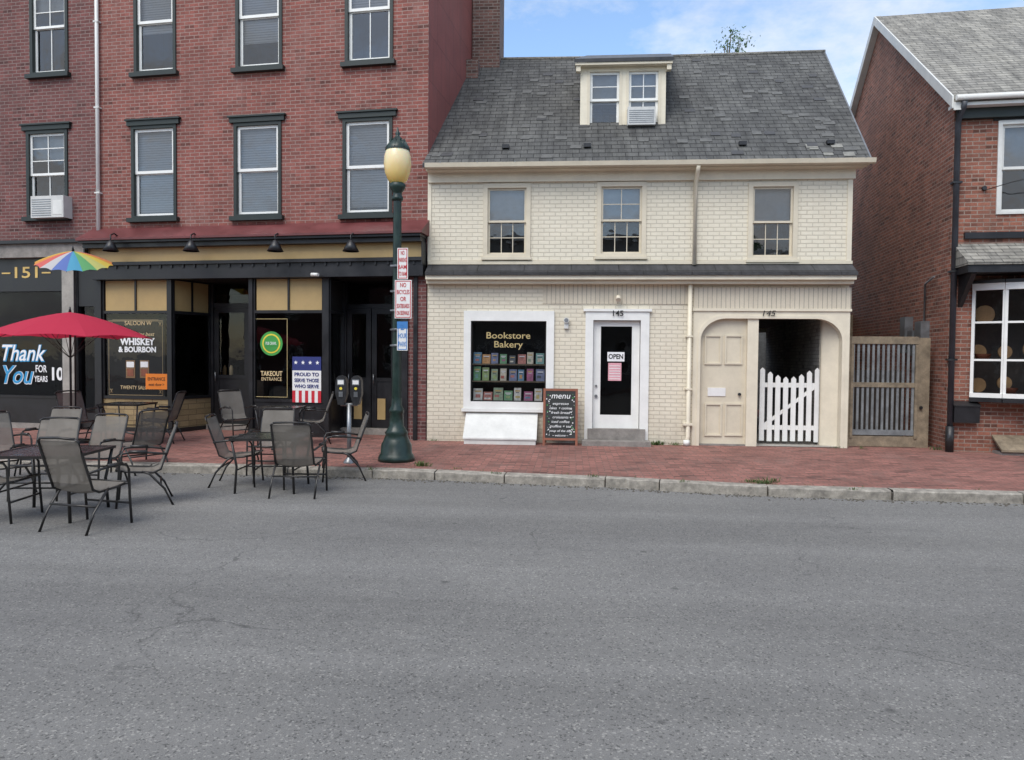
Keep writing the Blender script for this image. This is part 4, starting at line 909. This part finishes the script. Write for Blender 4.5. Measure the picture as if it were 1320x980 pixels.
# ------------------------------------------------------------ parking meter
P=ground(450,597,.13)
m=MB(); m.tube([(0,0,.13),(0,0,1.05)],.035,metal_gr,12); m.lathe([(.09,.13),(.09,.15),(.05,.2),(.036,.22)],(0,0,0),metal_gr,14)
m.tube([(-.13,0,1.04),(.13,0,1.04)],.025,metal_gr,8)
for c_ in (-.115,.115):
    prof=[]
    for k_ in range(17):
        a=math.pi*k_/16; prof.append((c_+.085*math.cos(a),1.38+.11*math.sin(a)))
    prof+=[(c_-.088,1.2),(c_-.06,1.1),(c_-.045,1.04),(c_+.045,1.04),(c_+.06,1.1),(c_+.088,1.2)]
    m.face([(x,-.065,z) for x,z in prof][::-1],metal_dk); m.face([(x,.065,z) for x,z in prof],metal_dk)
    for i in range(len(prof)):
        a,b_=prof[i],prof[(i+1)%len(prof)]; m.face([(a[0],-.065,a[1]),(b_[0],-.065,b_[1]),(b_[0],.065,b_[1]),(a[0],.065,a[1])],metal_dk,True)
    m.box(c_-.055,c_+.055,-.075,-.066,1.34,1.43,metal_gr); m.box(c_-.045,c_+.045,-.078,-.0755,1.355,1.415,posterw); m.box(c_-.03,c_+.03,-.073,-.066,1.16,1.24,metal_gr); m.disc((c_,-.068,1.29),.022,(0,1,0),yellowp,12)
m.build('parking_meter',None,loc=(P.x,P.y,0),rot=(0,0,rad(4)))

# ------------------------------------------------------------ A-frame chalkboard
P=ground(722,573,.13)
AF=bpy.data.objects.new('menu_chalkboard',None); sc.collection.objects.link(AF); AF.location=(P.x,P.y,.13)
m=MB(); Wd=.66;H=1.07; ln=.22
def ab(x0,x1,z0,z1,o0,o1,mt,back=False):
    def q(x,z,o): 
        y=ln*z/H-ln+o+.0
        if back: y=-(ln*z/H-ln)+o
        return (x,y,z)
    m.hexa([q(x0,z0,o0),q(x1,z0,o0),q(x1,z0,o1),q(x0,z0,o1),q(x0,z1,o0),q(x1,z1,o0),q(x1,z1,o1),q(x0,z1,o1)],mt)
for bk in (False,True):
    ab(-Wd/2,-Wd/2+.045,0,H,0,.025,redwood,bk); ab(Wd/2-.045,Wd/2,0,H,0,.025,redwood,bk); ab(-Wd/2+.045,Wd/2-.045,H-.045,H,0,.025,redwood,bk); ab(-Wd/2+.045,Wd/2-.045,.1,.14,0,.025,redwood,bk)
    ab(-Wd/2+.045,Wd/2-.045,.14,H-.045,.008,.018,chalk,bk)
m.build('board',AF)
tl=math.atan2(ln,H)
for i,(l,szz,wf) in enumerate((('menu',.16,.36),('espresso',.07,.3),('cakes  + cookies',.07,.42),('fresh bread',.07,.36),('croissants',.07,.3),('iced coffee',.07,.34),('muffins + tea',.07,.4),('soup of the day',.06,.42),('~ welcome ~',.06,.3))):
    z=.93-.055*i-(.06 if i else 0)-(.03*i); text(l,AF,0.0,ln*z/H-ln-.002,z,szz,wtext,fit=wf,shear=.2,tilt=-tl)
m2=MB()
for i in range(60):
    x=random.choice([-1,1])*random.uniform(.18,.27); z=random.uniform(.17,.98); y=ln*z/H-ln+.003
    m2.disc((x,y,z),random.uniform(.005,.014),(0,1,0),random.choice([wtext,greenp,wtext]),6)
m2.build('chalk_marks',AF)

# ------------------------------------------------------------ chairs & tables
def sling():
    m,nt,b=base('chair_sling'); out=nt.nodes['Material Output']
    uv=N(nt,'ShaderNodeTexCoord').outputs['UV']
    c=mixc(nt,ramp(nt,noise(nt,uv,3,4),.3,.7),(.145,.13,.11),(.21,.19,.165)); nt.links.new(c,b.inputs['Base Color']); b.inputs['Roughness'].default_value=.7
    wv=N(nt,'ShaderNodeTexWave'); wv.inputs['Scale'].default_value=60; nt.links.new(uv,wv.inputs['Vector']); bumpn(nt,b,wv.outputs['Fac'],.2,.003)
    tr=N(nt,'ShaderNodeBsdfTransparent'); mx=N(nt,'ShaderNodeMixShader'); mx.inputs[0].default_value=.18
    nt.links.new(b.outputs[0],mx.inputs[1]); nt.links.new(tr.outputs[0],mx.inputs[2]); nt.links.new(mx.outputs[0],out.inputs[0]); return m
slm=sling()
cmx=MB(); fr_=plain('chair_frame',(.04,.038,.037),.35,.2,8,metal=.4)
for s_ in (-1,1):
    x=.285*s_; xi=.245*s_
    cmx.tube([(x,-.27,0),(x,-.245,.3),(x,-.235,.58),(x,-.2,.635),(x,-.1,.65),(x,.1,.635),(x*.93,.27,.61)],.0135,fr_,8)
    cmx.tube([(x,-.14,.652),(x,.06,.648)],.022,fr_,8)
    cmx.tube([(x,.33,0),(x,.24,.2),(x,.08,.385),(xi,.0,.41)],.0135,fr_,8)
    cmx.tube([(xi,-.27,.435),(xi,-.1,.41),(xi,.12,.395),(xi,.2,.43),(xi,.26,.6),(xi,.33,.8),(xi,.37,.93),(xi*.85,.38,.955)],.0135,fr_,8)
    cmx.tube([(xi,-.22,.43),(x,-.24,.43)],.011,fr_,6)
cmx.tube([(-.21,.38,.955),(0,.385,.965),(.21,.38,.955)],.0135,fr_,8)
cmx.tube([(-.245,-.27,.435),(.245,-.27,.435)],.0125,fr_,8); cmx.tube([(-.285,.2,.26),(.285,.2,.26)],.0115,fr_,8); cmx.tube([(-.285,-.25,.22),(.285,-.25,.22)],.0115,fr_,8)
prof=[(-.27,.437),(-.18,.42),(-.08,.405),(.04,.395),(.12,.398),(.18,.425),(.215,.49),(.25,.6),(.29,.72),(.33,.83),(.365,.93)]
nx=6
for i in range(len(prof)-1):
    for j in range(nx):
        def pt(ii,jj):
            u=jj/nx; sag=.03*math.sin(math.pi*u)*math.sin(math.pi*ii/(len(prof)-1))
            y,z=prof[ii]; return (-.24+.48*u,y+(sag if ii>5 else 0),z-(sag if ii<=5 else 0))
        cmx.face([pt(i,j),pt(i,j+1),pt(i+1,j+1),pt(i+1,j)],slm,True)
c0=cmx.build('patio_chair'); chair_me=c0.data; first=[True]
def chair(px,py,z,ang,s_=1.0):
    P=ground(px,py,z)
    if first[0]: o=c0; first[0]=False
    else: o=bpy.data.objects.new('patio_chair',chair_me); sc.collection.objects.link(o)
    o.location=(P.x,P.y,z); o.rotation_euler=(0,0,rad(ang)); o.scale=(s_,s_,s_)
tmx=MB(); H=.72; hw=.46
tmx.box(-hw,hw,-hw,-hw+.035,H-.03,H,fr_); tmx.box(-hw,hw,hw-.035,hw,H-.03,H,fr_); tmx.box(-hw,-hw+.035,-hw+.035,hw-.035,H-.03,H,fr_); tmx.box(hw-.035,hw,-hw+.035,hw-.035,H-.03,H,fr_)
ttop=plain('table_top',(.035,.034,.034),.25,.3,5)
tmx.box(-hw+.035,hw-.035,-hw+.035,hw-.035,H-.018,H-.006,ttop)
for a in (-1,1):
    for b_ in (-1,1): tmx.tube([(a*.40,b_*.40,0),(a*.38,b_*.38,.35),(a*.43,b_*.43,H-.03)],.017,fr_,8)
    tmx.tube([(a*.385,-.385,.3),(a*.385,.385,.3)],.01,fr_,6)
tmx.tube([(-.385,0,.3),(.385,0,.3)],.01,fr_,6)
t0=tmx.build('patio_table'); tme=t0.data; ft=[True]
def table(px,py,z,ang,s_=1.0):
    P=ground(px,py,z)
    if ft[0]: o=t0; ft[0]=False
    else: o=bpy.data.objects.new('patio_table',tme); sc.collection.objects.link(o)
    o.location=(P.x,P.y,z); o.rotation_euler=(0,0,rad(ang)); o.scale=(s_,s_,1)
table(66,664,0,8,1.05)
chair(115,679,0,170); chair(184,648,0,-60); chair(58,641,0,8); chair(120,629,0,-5); chair(2,668,0,98); chair(66,609,0,0); chair(180,608,0,-115); chair(2,622,0,60)
table(352,630,0,6,.95)
chair(308,624,0,102); chair(386,637,0,184); chair(350,610,0,5); chair(440,617,0,-70)
K=.13
table(362,575,K,5,.8); chair(309,567,K,55); chair(403,571,K,-70)
table(165,568,K,5,.85); chair(208,570,K,-80); chair(106,572,K,70)

# ------------------------------------------------------------ umbrellas
def umbrella(name,P,R,zr_,zt_,n,mats,pole,tilt=(0,0),h0=0):
    m=MB(); rows=6; sub=4
    T=Matrix.Translation((0,0,zr_))@Matrix.Rotation(tilt[0],4,'X')@Matrix.Rotation(tilt[1],4,'Y')@Matrix.Translation((0,0,-zr_))
    TT=lambda p: tuple(T@Vector(p))
    def q(i,s_,k_):
        a0=2*math.pi*i/n; a1=2*math.pi*(i+1)/n; u=s_/sub; tt=k_/rows
        p0=Vector((math.cos(a0),math.sin(a0),0)); p1=Vector((math.cos(a1),math.sin(a1),0))
        p=p0.lerp(p1,u)*R*tt
        z=zt_-(zt_-zr_)*(tt**1.15)+.025*R*math.sin(math.pi*tt)+.03*R*math.sin(math.pi*u)*tt
        return TT((p.x*(1-.03*math.sin(math.pi*u)),p.y*(1-.03*math.sin(math.pi*u)),z))
    for i in range(n):
        for s_ in range(sub):
            for k_ in range(rows):
                m.face([q(i,s_,k_),q(i,s_,k_+1),q(i,s_+1,k_+1),q(i,s_+1,k_)],mats[i%len(mats)],True)
        a0=2*math.pi*i/n
        m.tube([TT((0,0,zt_-.03)),TT((R*.5*math.cos(a0),R*.5*math.sin(a0),zt_-(zt_-zr_)*.45-.01+.02*R)),TT((R*math.cos(a0),R*math.sin(a0),zr_-.01))],.006,metal_dk,5)
        m.tube([TT((0,0,zt_-.6*R)),TT((R*.5*math.cos(a0),R*.5*math.sin(a0),zt_-(zt_-zr_)*.45-.01+.01*R))],.005,metal_dk,5)
    m.tube([(0,0,h0),(0,0,zr_-.1),TT((0,0,zr_)),TT((0,0,zt_+.02))],pole,metal_dk,10); m.tube([TT((0,0,zt_)),TT((0,0,zt_+.09))],[.025,.01],metal_dk,10)
    m.lathe([(0,.07),(.08,.07),(.22,.03),(.23,0)],(0,0,h0),metal_dk,18)
    return m.build(name,None,loc=(P.x,P.y,0),rot=(0,0,0))
redc=translucent('umbrella_red',(.62,.035,.085),.4)
P=ground(92,580,.13); umbrella('patio_umbrella',P,1.32,2.06,2.5,8,[redc],.019,h0=.13)
rain=[translucent('canopy_panel',c,.35) for i,c in enumerate([(.75,.6,.10),(.75,.32,.08),(.7,.16,.14),(.6,.6,.6),(.14,.22,.55),(.1,.4,.6),(.15,.45,.18),(.6,.62,.2)])]
P=ground(98,571,.13); umbrella('patio_umbrella',P,.64,3.44,3.68,16,rain,.014,tilt=(rad(17),rad(7)),h0=.13)

# ------------------------------------------------------------ vegetation
def leafmat(name,a,b_):
    m,nt,b=base(name); out=nt.nodes['Material Output']
    oi=N(nt,'ShaderNodeTexCoord').outputs['Object']
    c=mixc(nt,ramp(nt,noise(nt,oi,3,3),.3,.7),a,b_); nt.links.new(c,b.inputs['Base Color']); b.inputs['Roughness'].default_value=.6
    t_=N(nt,'ShaderNodeBsdfTranslucent'); nt.links.new(c,t_.inputs[0]); mx=N(nt,'ShaderNodeMixShader'); mx.inputs[0].default_value=.3
    nt.links.new(b.outputs[0],mx.inputs[1]); nt.links.new(t_.outputs[0],mx.inputs[2]); nt.links.new(mx.outputs[0],out.inputs[0]); return m
leaf=leafmat('leaf',(.04,.10,.03),(.10,.18,.06)); bark=plain('bark',(.1,.08,.06),.9,.3,8,.5)
weedm=leafmat('weed',(.05,.10,.025),(.12,.17,.05))
def tree(name,loc,h,cr,nclump,nleaf,ls=.1,seed=1):
    rnd=random.Random(seed); m=MB(); m.tube([(0,0,0),(.05,0,h*.3),(0,.1,h*.6),(0,0,h*.97)],[.2,.16,.1,.015],bark,10)
    for i in range(nclump):
        a=rnd.uniform(0,6.28); z=h*rnd.uniform(.42,1.0); rr=cr*math.sin(math.pi*min(.97,max(.12,(z/h-.3)/.75)))*rnd.uniform(.35,1.05)
        c=Vector((rr*math.cos(a),rr*math.sin(a),z)); m.tube([(0,0,z-h*.18),tuple(c*.5+Vector((0,0,(z-h*.12)*.5))),tuple(c)],[.05,.03,.01],bark,5)
        cs=rnd.uniform(.35,.75)*cr*.38
        for k_ in range(nleaf):
            p=c+Vector((rnd.gauss(0,1),rnd.gauss(0,1),rnd.gauss(0,.7)))*cs*.55
            u=Vector((rnd.gauss(0,1),rnd.gauss(0,1),rnd.gauss(0,1))).normalized(); v=u.orthogonal().normalized()
            l=ls*rnd.uniform(.6,1.3); m.face([p-u*l*.5,p+v*l*.3,p+u*l*.5,p-v*l*.3],leaf)
    return m.build(name,None,loc=loc)
r_=ray(938,40); q=CAM+r_*(24/r_.y); 
tree('tree',(q.x,24,0),q.z,1.5,34,60,.10,3)
tree('tree',(-7,-13.5,0),9,3,70,90,.2,5); tree('tree',(9,-13.2,0),8,3,60,90,.2,9)
wd=MB()
def weed(P,n,s_):
    for i in range(n):
        a=random.uniform(0,6.28); l=s_*random.uniform(.5,1.2); p=P+Vector((random.gauss(0,s_*.8),random.gauss(0,s_*.25),0)); d=Vector((math.cos(a)*.5,math.sin(a)*.5,random.uniform(.4,1))).normalized()*l
        v=Vector((-math.sin(a),math.cos(a),0))*l*.12
        wd.face([p-v*.4,p+v*.4,p+d*.6+v,p+d],weedm)
for px_,py_,n,s_ in ((545,601,90,.09),(478,606,25,.06),(985,624,90,.07),(970,622,60,.06),(995,622,40,.08),(765,615,30,.06),(640,611,20,.05),(1100,632,20,.05),(590,605,16,.05),(880,622,16,.05)):
    weed(ground(px_,py_,.13),n,s_)
for px_,n,s_ in ((845,90,.10),(870,40,.07),(755,25,.06),(560,20,.06),(1075,18,.06),(1205,30,.08),(1110,20,.06),(690,12,.05)):
    x=C.uv(px_,570)[0]; weed(Vector((x,14.33,.13)),n,s_)
rw=random.Random(5)
for i in range(30):
    s_=rw.random()*(len(kp)-1.001); j=int(s_); weed(kp[j].lerp(kp[j+1],s_-j)+Vector((0,.17,0)),rw.randint(3,10),rw.uniform(.02,.045))
wd.build('weeds')

# ------------------------------------------------------------ opposite side of the street
ob=Frame((0,-12.2),180)
rend=plain('render_grey',(.30,.29,.27),.8,.15,2)
for i,(xa,xb,h,mt) in enumerate(((-26,-14,8.5,brick_orange),(-14,-4,7.2,brick_cream),(-4,6,8.2,rend),(6,16,7.6,brick_chim),(16,28,8.8,brick_dark))):
    Eo=ob.empty('rowhouse'); w=MB(); t=MB(); gb=MB(); ops=[]
    for fl in range(int(h//3)):
        nwd=4
        for j in range(nwd):
            cx=xa+(xb-xa)*(j+.5)/nwd; z0=1.0+fl*3.0; ops.append(window(t,gb,(cx-.5,cx+.5,z0,z0+1.6),cols=2,rt=1,rb=1,sill=stone))
    wall(w,xa,xb,0,h,0,ops,mt); w.box(xa,xb,.95,8,0,h-.02,mt); w.box(xa,xb,-.3,.5,h,h+.3,offwhite); w.face([(xa,0,h),(xb,0,h),(xb,1,h),(xa,1,h)],metal_dk)
    w.build('walls',Eo); t.build('windows',Eo); gb.build('glass',Eo)

# ------------------------------------------------------------ light
wld=bpy.data.worlds.new('World'); sc.world=wld; wld.use_nodes=True; nt=wld.node_tree
bg=nt.nodes['Background']; sky=N(nt,'ShaderNodeTexSky'); sky.sky_type='NISHITA'; sky.sun_disc=False
sky.sun_elevation=rad(52); sky.sun_rotation=rad(205); sky.air_density=1.0; sky.dust_density=1.0
tc=N(nt,'ShaderNodeTexCoord').outputs['Generated']; sp=N(nt,'ShaderNodeSeparateXYZ'); nt.links.new(tc,sp.inputs[0])
zden=mathn(nt,'ADD',mathn(nt,'MAXIMUM',sp.outputs[2],0.0),.25)
cb=N(nt,'ShaderNodeCombineXYZ'); nt.links.new(mathn(nt,'DIVIDE',sp.outputs[0],zden),cb.inputs[0]); nt.links.new(mathn(nt,'DIVIDE',sp.outputs[1],zden),cb.inputs[1]); cb.inputs[2].default_value=2.3
nf=noise(nt,cb.outputs[0],1.5,8,.62)
cl=ramp(nt,nf,.43,.62)
cc=mixc(nt,ramp(nt,noise(nt,cb.outputs[0],3.5,5,.6),.35,.7),(7.9,8.0,8.2),(6.2,6.5,7.0))
skc=mixc(nt,1.0,sky.outputs[0],(1.9,2.0,2.05),'MULTIPLY')
nt.links.new(mixc(nt,cl,skc,cc),bg.inputs[0]); bg.inputs[1].default_value=.135
sd=bpy.data.lights.new('sun','SUN'); so_=bpy.data.objects.new('sun',sd); sc.collection.objects.link(so_)
sd.energy=2.5; sd.angle=rad(40); sd.color=(1,.96,.89); so_.rotation_euler=(rad(38),0,rad(-22))
